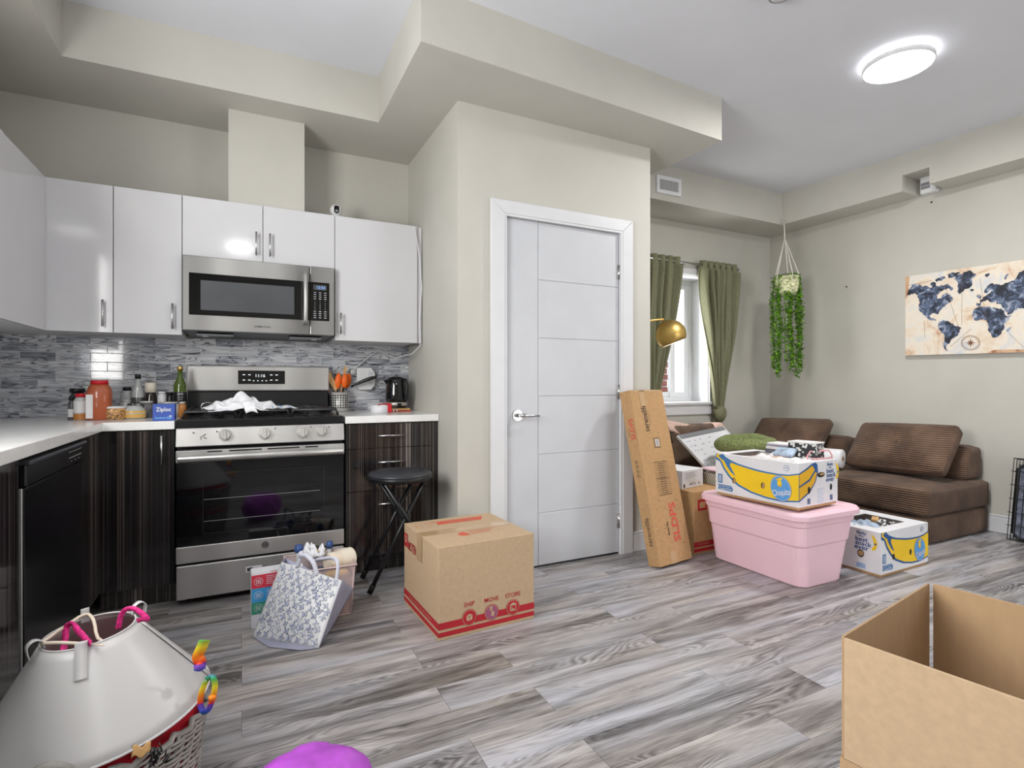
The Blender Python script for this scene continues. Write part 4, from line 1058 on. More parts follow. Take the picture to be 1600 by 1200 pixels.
for r in range(7):
    x = .05
    while x < .55:
        wd = rnd.uniform(.02, .07); 
        if rnd.random() < .7:
            o = TL+exb*x+eyb*(.12+r*.11)+nb*.0004; d = exb*wd; h = eyb*.028
            mb.add([o, o+d, o+d+h*rnd.uniform(.3, 1), o+h], [(0, 1, 2, 3)], 0)
        x += wd+.02
MAT['faint'] = P('faint_marker', (176, 182, 196), .6, var=.2, vs=90)
mb.build('handwriting', 'faint', t, kind='stuff')

# ------------- cardboard boxes
def faceprint(o, ux, uy):
    class Fp:
        def __init__(s): s.mb = MB(); s.o = Vector(o); s.ux = Vector(ux); s.uy = Vector(uy); s.n = s.ux.cross(s.uy).normalized()
        def p(s, u, v, l=1): return s.o+s.ux*u+s.uy*v+s.n*(.0007*l)
        def poly(s, pts, m, l=1): s.mb.add([s.p(a, b, l) for a, b in pts], [tuple(range(len(pts)))], m); return s
        def rect(s, a, b, c, d, m, l=1): return s.poly([(a, c), (b, c), (b, d), (a, d)], m, l)
        def ell(s, cu, cv, ru, rv, m, l=1, rot=0, n=28, ratio=1):
            return s.poly([(cu+(ru*cos(q)*cos(rot)-rv*sin(q)*sin(rot)*ratio), cv+(ru*cos(q)*sin(rot)/ratio+rv*sin(q)*cos(rot))) for q in [2*pi*i/n for i in range(n)]], m, l)
        def text(s, tx, u, v, size, m, l=1, **k): s.mb.text(tx, s.p(u, v, 0), s.ux, s.uy, size, m, off=.0007*l, **k); return s
        def done(s, name, mats, par): return s.mb.build(name, mats, par, kind='stuff')
    return Fp()
def carton_body(t, A, ex, ey, h, z0=0, mat='card', flapdir=0):
    A, ex, ey = Vector((A[0], A[1], z0)), Vector((ex[0], ex[1], 0)), Vector((ey[0], ey[1], 0))
    z = Vector((0, 0, 1)); 
    o = MB().obox(A, ex, ey, z*(h-.004)).build('body', mat, t, bevel=.003, recalc=True)
    g = .0015
    a = ey if flapdir == 0 else ex; b = ex if flapdir == 0 else ey
    n = a.normalized()
    for k in (0, 1):
        MB().obox(A+z*(h-.0045)+a*(.5*k)+n*g*k, b, a*.5-n*g, z*.0045).build('top_flap', mat, t, bevel=.001, seg=1, recalc=True)
    return o
# big moving box in the middle
A = Vector((.738, 2.170, 0)); B_ = Vector((1.206, 2.192, 0)); C_ = Vector((.720, 2.640, 0)); hB = .390
t = thing('moving_box', 'large sealed brown moving box with red bands before the door', 'box', A+(B_-A)*.5+(C_-A)*.5)
ex, ey = B_-A, C_-A
carton_body(t, A, ex, ey, hB)
W_, L_ = ex.length, ey.length; exn, eyn = ex.normalized(), ey.normalized()
def bands(fp, w):
    fp.rect(0, w, .046, .075, 0); fp.rect(0, w, .015, .035, 0)
fp = faceprint(A-eyn*0, exn, (0, 0, 1)); fp.o = A+exn.cross(Vector((0, 0, 1)))*.0006
bands(fp, W_)
for tx, u in (('SHIP', .30), ('MOVE', .53), ('STORE', .76)):
    fp.ell(W_*u, .074, .035, .035, 0, 2); fp.ell(W_*u, .074, .0325, .0325, 1, 3); fp.ell(W_*u, .074, .0305, .0305, 0 if tx != 'MOVE' else 2, 4)
    fp.text(tx, W_*u, .130, .027, 0, 2, bold=.006)
c = W_*.30; fp.poly([(c-.014, .064), (c-.002, .058), (c+.014, .064), (c+.014, .084), (c, .09), (c-.014, .084)], 1, 5); fp.poly([(c-.001, .058), (c+.001, .058), (c+.001, .078), (c-.001, .078)], 0, 6); fp.poly([(c-.014, .083), (c-.014, .0845), (c, .0785), (c+.014, .0845), (c+.014, .083), (c, .077)], 0, 6)
c = W_*.53; fp.rect(c-.010, c+.004, .082, .100, 1, 5); fp.poly([(c-.004, .060), (c+.010, .056), (c+.014, .076), (c, .080)], 1, 5); fp.rect(c-.008, c+.002, .088, .090, 0, 6)
c = W_*.76; fp.poly([(c-.016, .058), (c+.016, .058), (c+.016, .088), (c, .098), (c-.016, .088)], 1, 5); fp.rect(c-.012, c+.012, .060, .083, 0, 6)
for i, (dx, hh) in enumerate(((-.008, .018), (-.002, .012), (.005, .008))): fp.rect(c+dx-.002, c+dx+.003, .060, .060+hh, 1, 7)
MAT['mauve'] = P('taped_red_ink', (150, 74, 108), .2, coat=.5, var=.05)
fp.done('printed_front', ['inkred', 'card', 'mauve'], t)
fp = faceprint(C_, -eyn, (0, 0, 1)); fp.o = C_+fp.n*.0006
bands(fp, L_)
fp.rect(.008, .060, .285, .350, 0, 2); fp.text('U', .034, .322, .05, 1, 3, bold=.03); fp.text('MOYEN', .126, .298, .062, 0, 2, bold=.012, wmax=.115)
fp.text('THICKER WALLS - SECURE CORNERS', L_*.5, .0605, .011, 1, 3, wmax=.30)
fp.done('printed_side', ['inkred', 'card'], t)
fp = faceprint(A+Vector((0, 0, hB)), exn, eyn)
fp.rect(-.0, W_, .205, .270, 1, 1)
fp.poly([(.13, .36), (.37, .355), (.40, .415), (.08, .42), (.15, .405)], 0, 1)
fp.text('ONE BOX AT A TIME', .26, .392, .016, 2, 2, wmax=.16); fp.text('REUSE AND RECYCLE', .27, .372, .013, 2, 2, wmax=.16)
fp.poly([(.17, .125), (.205, .125), (.195, .185), (.175, .180), (.155, .160), (.155, .14)], 0, 1)
for i in range(4): fp.rect(.215, .34-.01*i, .175-.014*i, .1785-.014*i, 3, 1)
fp.rect(.21, .36, .188, .19, 3, 1); fp.rect(.358, .36, .125, .19, 3, 1)
fp.rect(.03, .10, .395, .397, 3, 1); fp.rect(.03, .10, .345, .347, 3, 1); fp.rect(.03, .032, .345, .397, 3, 1); fp.rect(.098, .10, .345, .397, 3, 1)
fp.done('printed_top', ['inkred2', 'tape', 'card', 'inkred2'], t)
mb = MB(); f2 = faceprint(C_, -eyn, (0, 0, 1)); f2.o = C_+f2.n*.001; f2.rect(L_*.5-.038, L_*.5+.03, hB-.12, hB, 0, 2); f2.done('tape_end', ['tape'], t)

# brown box behind the long box, with the white carton on it
t = thing('moving_box', 'brown moving box with red logo standing behind the long carton', 'box', (2.78, 2.78, 0))
A = Vector((2.552, 2.548, 0)); ex = Vector((.46, .02, 0)); ey = Vector((-.02, .44, 0))
carton_body(t, A, ex, ey, .395, mat='card2')
fp = faceprint(A, ex.normalized(), (0, 0, 1)); fp.o = A+fp.n*.0006
fp.rect(0, .46, .046, .078, 0); fp.rect(0, .46, .015, .035, 0); fp.rect(.035, .115, .275, .345, 0); fp.rect(.05, .10, .29, .33, 1, 2); fp.text('MOVER', .085, .0618, .02, 1, 3, wmax=.10)
fp.done('printed_front', ['inkred', 'card2'], t)
a, b = onZ(1066, 765, .396), onZ(1102, 757.5, .396); ex = b-a; ex = ex.normalized()*.24; ey = Vector((-ex.y, ex.x, 0)).normalized()*.30
t = thing('white_carton', 'flat white printed carton lying on the brown moving box', 'box', a+ex*.5+ey*.5)
ht = .118
MB().obox(a, ex, ey, (0, 0, ht)).build('carton', 'cardw', t, bevel=.003, recalc=True)
exn = ex.normalized(); fp = faceprint(a, exn, (0, 0, 1)); fp.o = a+fp.n*.001
L = .24
for i in range(5): fp.rect(.03+.012*(i % 2), .16-.012*((i*2) % 3), .100-.0085*i, .1015-.0085*i, 0)
fp.rect(.06, .155, .046, .058, 1, 1)
fp.text('Colti', .115, .026, .03, 0, rot=pi, wmax=.07); fp.text('M', .19, .026, .026, 0, rot=pi); fp.rect(.012, .03, .01, .03, 0)
fp.done('printed_front', ['inkblk', 'trim'], t)
t = thing('mesh_bin', 'small dark lattice bin beside the white carton', 'bin', (2.9, 2.7, .395))
mb = MB()
x0, x1, y0, y1, z0, z1 = 2.86, 3.0, 2.60, 2.78, .396, .49
for i in range(12):
    f = i/11; mb.tube([(x0+(x1-x0)*f, y0, z0), (x0+(x1-x0)*min(1, f+.25), y0, z1)], .002, 4); mb.tube([(x0+(x1-x0)*f, y0, z0), (x0+(x1-x0)*max(0, f-.25), y0, z1)], .002, 4)
    mb.tube([(x0, y0+(y1-y0)*f, z0), (x0, y0+(y1-y0)*min(1, f+.25), z1)], .002, 4)
mb.build('lattice', 'rug', t, kind='stuff')
MB().box(x0+.004, x1-.004, y0+.004, y1, z0, z1-.02).build('lining', 'cream', t)
MB().box(x0-.004, x1+.004, y0-.004, y1+.004, z1, z1+.012).build('rim', 'pink', t, bevel=.003)

# long leaning box
t = thing('long_carton', 'long narrow brown carton leaning upright against the door frame', 'box', (2.3, 2.5, 0))
o0 = Vector((2.172, 2.428, .016)); ex = Vector((.294, .045, 0)); ez = Vector((-.066, .196, 1.027)); nn = ex.normalized().cross(ez.normalized()); 
if nn.y < 0: nn = -nn
TH_ = .088; ey = nn*TH_
MB().obox(o0, ex, ey, ez).build('carton', 'card2', t, bevel=.003, recalc=True)
exn, ezn = ex.normalized(), ez.normalized()
fp = faceprint(o0, exn, ezn); 
if fp.n.y > 0: fp.n = -fp.n
fp.o = o0+fp.n*.0006
Lz = ez.length
fp.text('SLDPS', .195, .235, .078, 0, rot=pi/2, bold=.03, wmax=.235); fp.text('Model No:', .125, .205, .022, 1, rot=pi/2, bold=.02, wmax=.080)
fp.text('serenelife', .095, Lz-.175, .064, 1, rot=pi/2, bold=.01, wmax=.165); fp.text('Modern. Simple. Fun', .128, Lz-.175, .009, 1, rot=pi/2, wmax=.10)
fp.rect(.135, .190, Lz-.36, Lz-.30, 1, 1); fp.rect(.139, .186, Lz-.356, Lz-.304, 2, 2); fp.rect(.146, .176, Lz-.348, Lz-.312, 3, 3)
for i in range(6): fp.rect(.150, .172, Lz-.344+i*.0055, Lz-.342+i*.0055, 1, 4)
gx0, gx1, gz0, gz1 = .100, .215, .40, .60
for q in (gz0, (gz0+gz1)/2, gz1): fp.rect(gx0, gx1, q, q+.0025, 1)
for i in range(9): 
    q = gx0+(gx1-gx0)*i/8; fp.rect(q, q+.0016, gz0, gz1, 1)
for i in range(14): fp.rect(gx0+.03, gx1-.03, gz0+.012+i*.0135, gz0+.0145+i*.0135, 1)
rn = random.Random(5)
for i in range(26):
    a = rn.uniform(.02, .24); b = rn.uniform(.03, .40); fp.rect(a, a+rn.uniform(.004, .03), b, b+.0015, 1)
fp.rect(.02, .27, Lz-.012, Lz-.0, 4, 1); fp.rect(.075, .125, Lz-.10, Lz, 4, 1); fp.rect(.10, .16, 0, .07, 4, 1)
fp.done('printed_front', ['inkred2', 'inkblk', 'card', 'trim', 'tape'], t)
fp = faceprint(o0+ey, -nn, ezn)
if fp.n.x > 0: fp.n = -fp.n
fp.o = o0+ey+fp.n*.0006
fp.text('SLDPS', .056, Lz-.235, .052, 0, rot=pi/2, bold=.02, wmax=.130); fp.text('Model No:', .022, Lz-.255, .012, 1, rot=pi/2, wmax=.05)
fp.text('serenelife', .045, .20, .050, 1, rot=pi/2, wmax=.165)
for i in range(4):
    z = .52+i*.028; fp.rect(.034, .056, z, z+.0015, 1); fp.rect(.034, .0355, z, z+.024, 1); fp.rect(.0545, .056, z, z+.024, 1); fp.poly([(.040, z+.006), (.050, z+.012), (.040, z+.018)], 1)
fp.done('printed_side', ['inkred2', 'inkblk'], t)

# ------------- pink tote
t = thing('storage_tote', 'large pink plastic storage tote with lid under a banana box', 'tote', (2.79, 2.17, 0))
bx0, bx1, by0, by1 = 2.628, 2.975, 1.862, 2.475; lx0, lx1, ly0, ly1 = 2.535, 3.075, 1.800, 2.515; LZ = .415
def rr(x0, x1, y0, y1, r, n=6):
    pts = []
    for (cx, cy, a0) in ((x1-r, y0+r, -pi/2), (x1-r, y1-r, 0), (x0+r, y1-r, pi/2), (x0+r, y0+r, pi)):
        for k in range(n+1): a = a0+pi/2*k/n; pts.append((cx+r*cos(a), cy+r*sin(a)))
    return pts
def loft(mb, rings, cap0=True, cap1=True, m=0):
    n = len(rings[0][0]); vs = []
    for (pl_, z) in rings: vs += [(x, y, z) for x, y in pl_]
    fs = []
    for j in range(len(rings)-1):
        for i in range(n): fs.append((j*n+i, j*n+(i+1) % n, (j+1)*n+(i+1) % n, (j+1)*n+i))
    if cap0: fs.append(tuple(range(n))[::-1])
    if cap1: fs.append(tuple((len(rings)-1)*n+i for i in range(n)))
    mb.add(vs, fs, m, False); return mb
def lerp_r(f, e=0, r=.06): return rr(bx0+(lx0+.03-bx0)*f-e, bx1+(lx1-.03-bx1)*f+e, by0+(ly0+.03-by0)*f-e, by1+(ly1-.03-by1)*f+e, r)
loft(MB(), [(lerp_r(0, -.008), .0), (lerp_r(.02), .008), (lerp_r(.55), .22), (lerp_r(.57, .006), .232), (lerp_r(.78, .006), .33), (lerp_r(.80, .012), .335), (lerp_r(.98, .012), .385)]).build('tub', 'pink', t, bevel=.003)
loft(MB(), [(rr(lx0, lx1, ly0, ly1, .08), .372), (rr(lx0, lx1, ly0, ly1, .08), .396), (rr(lx0+.012, lx1-.012, ly0+.012, ly1-.012, .07), LZ-.004), (rr(lx0+.03, lx1-.03, ly0+.03, ly1-.03, .06), LZ-.004), (rr(lx0+.035, lx1-.035, ly0+.035, ly1-.035, .06), LZ-.012)]).build('lid', 'pink', t, bevel=.002)
mb = MB().box(bx0-.055, bx0-.02, 2.07, 2.28, .345, .372); mb.build('handle_lip', 'pink', t, bevel=.006)

# ------------- banana boxes
def Qf(x, y):
    u = (x-175)/820; yt, yb = 310+90*u, 690+160*u; return (u, 1-(y-yt)/(yb-yt))
def Qs(x, y):
    u = (x-1000)/360; yt, yb = 400-25*u, 850-75*u; return (u, 1-(y-yt)/(yb-yt))
def banana(label, loc, rz, w, l, h, which, lab2):
    """w: long printed face length (local +x), l: depth (local +y); printed face at local y=0, short faces at x=0 and x=w"""
    M = Matrix.Translation(loc) @ Matrix.Rotation(rz, 4, 'Z')
    V = lambda x, y, z: M @ Vector((x, y, z))
    R = lambda x, y, z: (M.to_3x3() @ Vector((x, y, z)))
    t = thing('banana_box', label, 'box', V(w/2, l/2, 0))
    MB().obox(V(.006, .006, 0), R(w-.012, 0, 0), R(0, l-.012, 0), R(0, 0, .10)).build('inner_tray', 'card2', t, recalc=True)
    mb = MB(); T = .005; z0 = .014
    mb.obox(V(0, 0, z0), R(w, 0, 0), R(0, T, 0), R(0, 0, h-z0)); mb.obox(V(0, l-T, z0), R(w, 0, 0), R(0, T, 0), R(0, 0, h-z0))
    mb.obox(V(0, T, z0), R(T, 0, 0), R(0, l-2*T, 0), R(0, 0, h-z0)); mb.obox(V(w-T, T, z0), R(T, 0, 0), R(0, l-2*T, 0), R(0, 0, h-z0))
    tz = h-.0045; a, b = (.09, .07) if which == 2 else (.05, .03)
    mb.obox(V(T, T, tz), R(w-2*T, 0, 0), R(0, b, 0), R(0, 0, .004)); mb.obox(V(T, l-T-b, tz), R(w-2*T, 0, 0), R(0, b, 0), R(0, 0, .004))
    mb.obox(V(T, b+T, tz), R(a, 0, 0), R(0, l-2*T-2*b, 0), R(0, 0, .004)); mb.obox(V(w-T-a, b+T, tz), R(a, 0, 0), R(0, l-2*T-2*b, 0), R(0, 0, .004))
    mb.build('lid', 'cardw', t, recalc=True, bevel=.001)
    mats = ['inkyel', 'inkblu', 'inkblu2', 'cardw', 'black', 'inknavy', 'inkor', 'card2']
    fp = faceprint(V(0, 0, 0), R(1, 0, 0), R(0, 0, 1)); z = h-z0
    S_ = lambda pts: [(u*w, z0+max(.0, min(1, v))*z) for (u, v) in pts]
    up_ = [(345, 405), (420, 432), (500, 455), (600, 485), (700, 506), (800, 522), (900, 528), (995, 512)]
    lo_ = [(995, 775), (850, 775), (700, 742), (560, 692), (430, 622), (340, 540), (280, 460), (245, 395), (215, 365), (190, 350)]
    st_ = [(185, 318), (235, 318), (265, 335)]
    blue = [(178, 372), (178, 312), (262, 322), (290, 352), (360, 390), (430, 418), (510, 442), (610, 470), (710, 492), (810, 508), (900, 514), (998, 498), (998, 790), (850, 792), (700, 760), (545, 705), (415, 636), (325, 552), (262, 468), (225, 395)]
    fp.poly(S_([Qf(*q) for q in blue]), 1 if which == 1 else 5, 1)
    yel = up_+lo_[:]
    fp.poly(S_([Qf(*q) for q in [(345, 405)]+up_[1:]+lo_[:8]+[(262, 372), (300, 440), (345, 500), (400, 545), (360, 480), (335, 430)]]), 0, 2)
    fp.poly(S_([Qf(*q) for q in [(188, 350), (188, 318), (245, 320), (205, 338), (245, 372), (265, 420), (245, 395), (220, 368)]]), 0, 2)
    for (x, y) in ((380, 585), (672, 630)):
        u, v = Qf(x, y); fp.ell(u*w, z0+v*z, .012, .017, 4, 3)
        if which == 1: fp.ell(u*w+.003, z0+v*z, .0085, .015, 7, 4)
    u, v = Qf(660, 640); fp.rect(u*w-.10, u*w+.03, z0+v*z, z0+v*z+.001, 6, 3)
    u, v = Qf(885, 447); fp.ell(u*w, z0+v*z, .016, .016, 1, 3); fp.ell(u*w, z0+v*z, .0142, .0142, 3, 4); fp.text('W', u*w, z0+v*z, .017, 1, 5)
    u, v = Qf(838, 655); cu, cv = u*w, z0+v*z
    fp.ell(cu, cv, .060, .070, 5, 3, rot=.35); fp.ell(cu, cv, .0575, .0675, 3, 4, rot=.35); fp.ell(cu, cv, .055, .065, 2, 5, rot=.35)
    fp.ell(cu-.006, cv+.028, .013, .017, 0, 6); fp.ell(cu-.004, cv+.050, .016, .007, 0, 6, rot=.3); fp.ell(cu-.003, cv+.014, .010, .006, 6, 7); fp.ell(cu-.021, cv+.045, .006, .004, 6, 7)
    fp.text('Chiquita', cu+.004, cv-.022, .046, 3, 7, bold=.012, rot=.22, wmax=.104)
    u, v = Qf(228, 560); fp.rect(u*w-.016, u*w+.016, z0+v*z-.026, z0+v*z+.026, 1, 2)
    for i in range(5): fp.rect(u*w-.010, u*w+.010, z0+v*z-.018+i*.008, z0+v*z-.014+i*.008, 3, 3)
    u, v = Qf(282, 655); a, b = u*w, z0+v*z
    fp.poly([(a-.052, b-.013), (a+.048, b-.017), (a+.056, b-.004), (a+.044, b+.016), (a-.05, b+.016), (a-.044, b+.002)], 1, 2)
    fp.text('SELECTED QUALITY', a, b+.0075, .009, 3, 3, bold=.01, wmax=.082); fp.text('CLASS EXTRA', a+.002, b-.007, .013, 3, 3, bold=.02, wmax=.085)
    fp.done('printed_long_face', mats, t)
    # short face
    if which == 1: fp = faceprint(V(w, 0, 0), R(0, 1, 0), R(0, 0, 1)); 
    else: fp = faceprint(V(0, l, 0), R(0, -1, 0), R(0, 0, 1))
    S2 = lambda pts: [(u*l, z0+max(0, min(1, v))*z) for (u, v) in pts]
    if which == 1:
        fp.poly(S2([Qs(*q) for q in [(1002, 498), (1060, 455), (1115, 408), (1150, 396), (1166, 420), (1170, 500), (1150, 590), (1100, 690), (1002, 790)]]), 5, 1)
        fp.poly(S2([Qs(*q) for q in [(1002, 512), (1065, 470), (1118, 425), (1130, 450), (1140, 470), (1090, 560), (1002, 628)]]), 6, 2)
        fp.poly(S2([Qs(*q) for q in [(1002, 645), (1095, 580), (1146, 490), (1160, 500), (1140, 590), (1090, 680), (1002, 772)]]), 6, 2)
        u, v = Qs(1198, 520); fp.ell(u*l, z0+v*z, .034, .014, 4, 3); fp.ell(u*l+.006, z0+v*z+.003, .022, .007, 7, 4)
        u, v = Qs(1087, 670); fp.ell(u*l, z0+v*z, .012, .019, 4, 3); u, v = Qs(1292, 640); fp.ell(u*l, z0+v*z, .010, .018, 4, 3)
        tu = .80
        for i in range(9): fp.rect(l*.46, l*.64-.01*(i % 3), z0+z*.36-.0095*i, z0+z*.365-.0095*i, 2, 1)
        for uu in (.24, .82): 
            for i in range(7): fp.rect(l*uu+i*.004-.012, l*uu+i*.004-.0098, z0+.012, z0+.042, 5, 1)
    else:
        tu = .74
        u = .70; fp.ell(l*.72, z0+z*.40, .019, .022, 4, 2); fp.ell(l*.722, z0+z*.405, .016, .015, 7, 3)
        fp.ell(l*.30, z0+z*.62, .024, .020, 4, 2)
        for i in range(8): fp.rect(l*.14, l*.44-.01*(i % 3), z0+z*.42-.012*i, z0+z*.42+.002-.012*i, 2, 1)
        for i in range(10): fp.rect(l*.66+i*.005, l*.66+i*.005+.0028, z0+.012, z0+.040, 2, 1)
    c0 = l*tu
    for i, (s_, sz, mx) in enumerate((('likely', .024, .055), ('the', .014, .028), ('best', .036, .068), ('snack', .036, .090), ('ever', .036, .080))):
        vv = [.90, .825, .745, .645, .545][i]; fp.text(s_, c0+(.006 if i == 3 else -.004), z0+z*vv, sz, 5, 2, bold=.018, wmax=mx)
    b0 = c0+.052
    fp.poly([(b0-.004, z0+z*.93), (b0+.018, z0+z*.86), (b0+.032, z0+z*.72), (b0+.022, z0+z*.57), (b0+.004, z0+z*.53), (b0+.0, z0+z*.57), (b0+.012, z0+z*.66), (b0+.010, z0+z*.76)], 0, 2)
    fp.ell(b0+.020, z0+z*.70, .0055, .007, 5, 3)
    fp.done('printed_short_face', mats, t)
    return t, V, R
# box 1 on the tote: long face towards -X
c1 = Vector((2.608, 1.868, LZ)); c2 = Vector((2.571, 2.390, LZ)); d12 = (c1-c2); rz = math.atan2(d12.y, d12.x)
t1, V1, R1 = banana('white and yellow banana box standing on the pink tote lid', c2+Vector((0, 0, .0005)), rz, d12.length, .365, .247, 1, '')
t2, V2, R2 = banana('white and yellow banana box on the floor between tote and sofa', Vector((3.185, 1.785, 0)), math.atan2(.012, .47), .50, .385, .25, 2, '')

# contents of box 1
def crumple(name, label, cat, o, ex, ey, hgt, mat, seed, nu=22, nv=16, solid=.002, part='sheet'):
    rn = random.Random(seed); ph = [rn.uniform(0, 6) for _ in range(6)]; o, ex, ey = Vector(o), Vector(ex), Vector(ey)
    t = thing(name, label, cat, o+ex*.5+ey*.5)
    def f(u, v): return o+ex*u+ey*v+Vector((0, 0, hgt*(.5+.25*sin(u*7+ph[0])+.25*sin(v*9+ph[1])+.2*sin(u*17+v*13+ph[2])+.12*sin(u*31-v*23+ph[3]))*min(1, 6*min(u, 1-u, v, 1-v)+.25)))
    MB().grid(f, nu, nv).build(part, mat, t, solid=solid); return t
h1 = .247
crumple('plastic_bag', 'crumpled white plastic bag spread over the banana box on the tote', 'bag', V1(.20, .06, h1-.014), R1(.28, 0, 0), R1(0, .22, 0), .030, 'paper', 4, part='film')
crumple('paper_heap', 'pinkish printed papers in the front of the upper banana box', 'paper', V1(.10, .035, h1-.030), R1(.34, 0, 0), R1(0, .14, 0), .034, 'fur', 9)
t = thing('patterned_box', 'small black and white patterned box on top of the banana box', 'box', V1(.44, .28, h1))
MB().obox(V1(.335, .20, h1-.03), R1(.15, .02, 0), R1(-.01, .10, 0), R1(0, 0, .115)).build('carton', 'bwprint', t, recalc=True, bevel=.002)
MB().obox(V1(.333, .198, h1+.085), R1(.154, .02, 0), R1(-.01, .104, 0), R1(0, 0, .008)).build('lid', 'paper', t, recalc=True, bevel=.002)
t = thing('folded_cloth', 'folded grey and white cloth beside the green cat tree bed', 'cloth', V1(.27, .25, h1))
for i, (m_, zz) in enumerate((('pillowpat', 0), ('paper', .022), ('greyfab', .044), ('paper', .052))):
    MB().obox(V1(.16+.005*i, .24, h1+.006+zz), R1(.17-.01*i, 0, 0), R1(0, .11, 0), R1(0, 0, .020 if i < 2 else .010)).build('fold', m_, t, bevel=.008, recalc=True)
t = thing('blue_pouch', 'light blue patterned pouch lying before the patterned box', 'pouch', V1(.33, .16, h1))
MAT['palebl'] = P('pale_blue_print', (156, 172, 192), .5, var=.2, vs=30)
rbox(V1(.34, .165, h1+.030), (R1(1, .1, .0), R1(0, .8, .5), R1(0, -.5, .8)), (.055, .035, .012), .01, 6, .004).build('pouch', 'palebl', t)
t = thing('wire_basket', 'pink wire basket handle rising beside the paper towel roll', 'basket', V1(.47, .22, h1))
mb = MB(); pA, pB = V1(.455, .19, h1-.03), V1(.505, .34, h1-.03)
dA = (pB-pA); pts = [pA, pA+Vector((0, 0, .05)), pA+dA*.12+Vector((0, 0, .075)), pA+dA*.88+Vector((0, 0, .078)), pB+Vector((0, 0, .052)), pB]
mb.tube(pts, .0045, 8); mb.build('handle', 'pinkwire', t)
mb = MB(); mb.tube([V1(.30, .215, h1+.012), V1(.49, .215, h1+.006), V1(.50, .33, h1+.006)], .004, 8); mb.build('rim_wire', 'pinkwire', t)
# contents of box 2
h2 = .25
crumple('plastic_film', 'blue tinted plastic bag bulging from the lower banana box', 'bag', V2(.03, .05, h2-.03), R2(.16, 0, 0), R2(0, .26, 0), .045, 'palebl', 12, part='film')
crumple('paper_heap', 'mixed pale papers filling the lower banana box', 'paper', V2(.10, .09, h2-.045), R2(.30, 0, 0), R2(0, .20, 0), .05, 'bwprint', 21)
t = thing('soap_bar', 'small wooden block among papers in the lower banana box', 'block', V2(.30, .18, h2-.02))
MB().obox(V2(.29, .17, h2-.03), R2(.05, .02, .01), R2(-.01, .035, 0), R2(0, 0, .03)).build('block', 'bamboo', t, recalc=True, bevel=.004)
# paper towels
t = thing('paper_towel_roll', 'white paper towel roll lying on the sofa behind the banana box', 'paper roll', (4.35, 2.8, .41))
e0 = atT(1317, 713.5, 4.36); axr = Vector((-.24, .97, 0)).normalized(); rr_ = .075
e0.z = .402+rr_
MB().lathe([(.020, 0), (rr_-.006, 0), (rr_, .006), (rr_, .26), (rr_-.004, .268), (.020, .268), (.020, 0)], e0, 30, axis=axr).build('roll', 'towel', t)
MB().lathe([(.0195, -.001), (.0195, .24), (.017, .24), (.017, -.001), (.0195, -.001)], e0, 20, axis=axr).build('core', 'card2', t)

# ------------- cat tree
t = thing('cat_tree', 'green plush cat perch with a raised ring bed on a post', 'cat tree', (3.24, 2.72, 0))
cc = Vector((3.245, 2.745, .655))
MB().box(3.06, 3.43, 2.56, 2.93, 0, .03).build('base', 'plush', t, bevel=.01)
MB().cyl((3.22, 2.74, .03), (3.22, 2.74, cc.z-.045), .052, 20).build('post', 'plush', t)
mb = MB()
n1, n2_ = 48, 14
def tor(u, v):
    a = 2*pi*u; b = 2*pi*v; R0 = .180; r0 = .046+.004*sin(a*5)
    return cc+Vector(((R0+r0*cos(b))*cos(a), (R0*.88+r0*cos(b))*sin(a), r0*.95*sin(b)+.006*sin(a*2)+.008*cos(a)))
mb.grid(tor, n1, n2_); mb.build('ring_cushion', 'plush', t, weld=True)
MB().lathe([(0, -.058), (.15, -.058), (.175, -.045), (.15, -.034), (0, -.036)], cc, 28).build('seat_pad', 'plush', t)

# ------------- curtains, rod
rz_, ry = 2.215, 3.775
t = thing('curtain_rod', 'thin grey curtain rod spanning above the window', 'curtain rod', (3.6, ry, rz_))
MB().cyl((2.70, ry, rz_-.012), (4.345, ry, rz_-.012), .010, 12).build('rod', 'chrome', t)
MB().lathe([(.010, 0), (.016, .004), (.018, .016), (.012, .028), (0, .03)], (4.345, ry, rz_-.012), 16, axis=(1, 0, 0)).build('finial', 'grey', t)
MB().cyl((4.22, ry, rz_-.012), (4.22, YW, rz_-.012), .006, 8).build('bracket', 'grey', t)
MB().cyl((3.70, ry, rz_-.012), (3.70, YW, rz_-.012), .006, 8).build('bracket', 'grey', t)
def curtain(label, xa_, xb_, nf, prof, zt_, zk, tail):
    t = thing('curtain', label, 'curtain', ((xa_+xb_)/2, ry, zk), 'olive green curtains')
    def f(u, v):
        z = zt_+(zk-zt_)*v
        l, r = prof(v); x = l+(r-l)*u
        am = .045*(1-.72*v)*(1+.35*sin(u*7)); 
        y = ry+am*sin(u*nf*2*pi+.6*sin(v*5)+.9*sin(u*5))+.016*sin(u*nf*4.6*pi+1+v*3)*(1-.6*v)+.012*sin(u*9+v*6)
        x += .012*cos(u*nf*2*pi)*(1-v)
        if v < .05: y = ry+.024*sin(u*nf*2*pi)
        return (x, y, z)
    MB().grid(f, nf*10, 46).build('panel', 'green', t, solid=.003)
    l, r = prof(1); cx = (l+r)/2
    mb = MB(); R_ = .062
    def kn(u, v):
        a = 2*pi*u; b = pi*v; k = 1+.12*sin(a*7+v*5)
        return (cx+R_*k*sin(b)*cos(a)+.006, ry+R_*.9*k*sin(b)*sin(a), zk-.045+.082*cos(b)+.008*sin(a*3))
    mb.grid(kn, 42, 12); mb.build('knot', 'green', t, weld=True)
    def tl(u, v):
        a = 2*pi*u; k = 1+.25*sin(a*5); r_ = (.028+.035*v)
        return (cx+.015+r_*k*cos(a)+.02*v, ry+.02+r_*.5*k*sin(a), zk-.10-tail*v)
    MB().grid(tl, 40, 8).build('tail', 'green', t, weld=True)
    return t
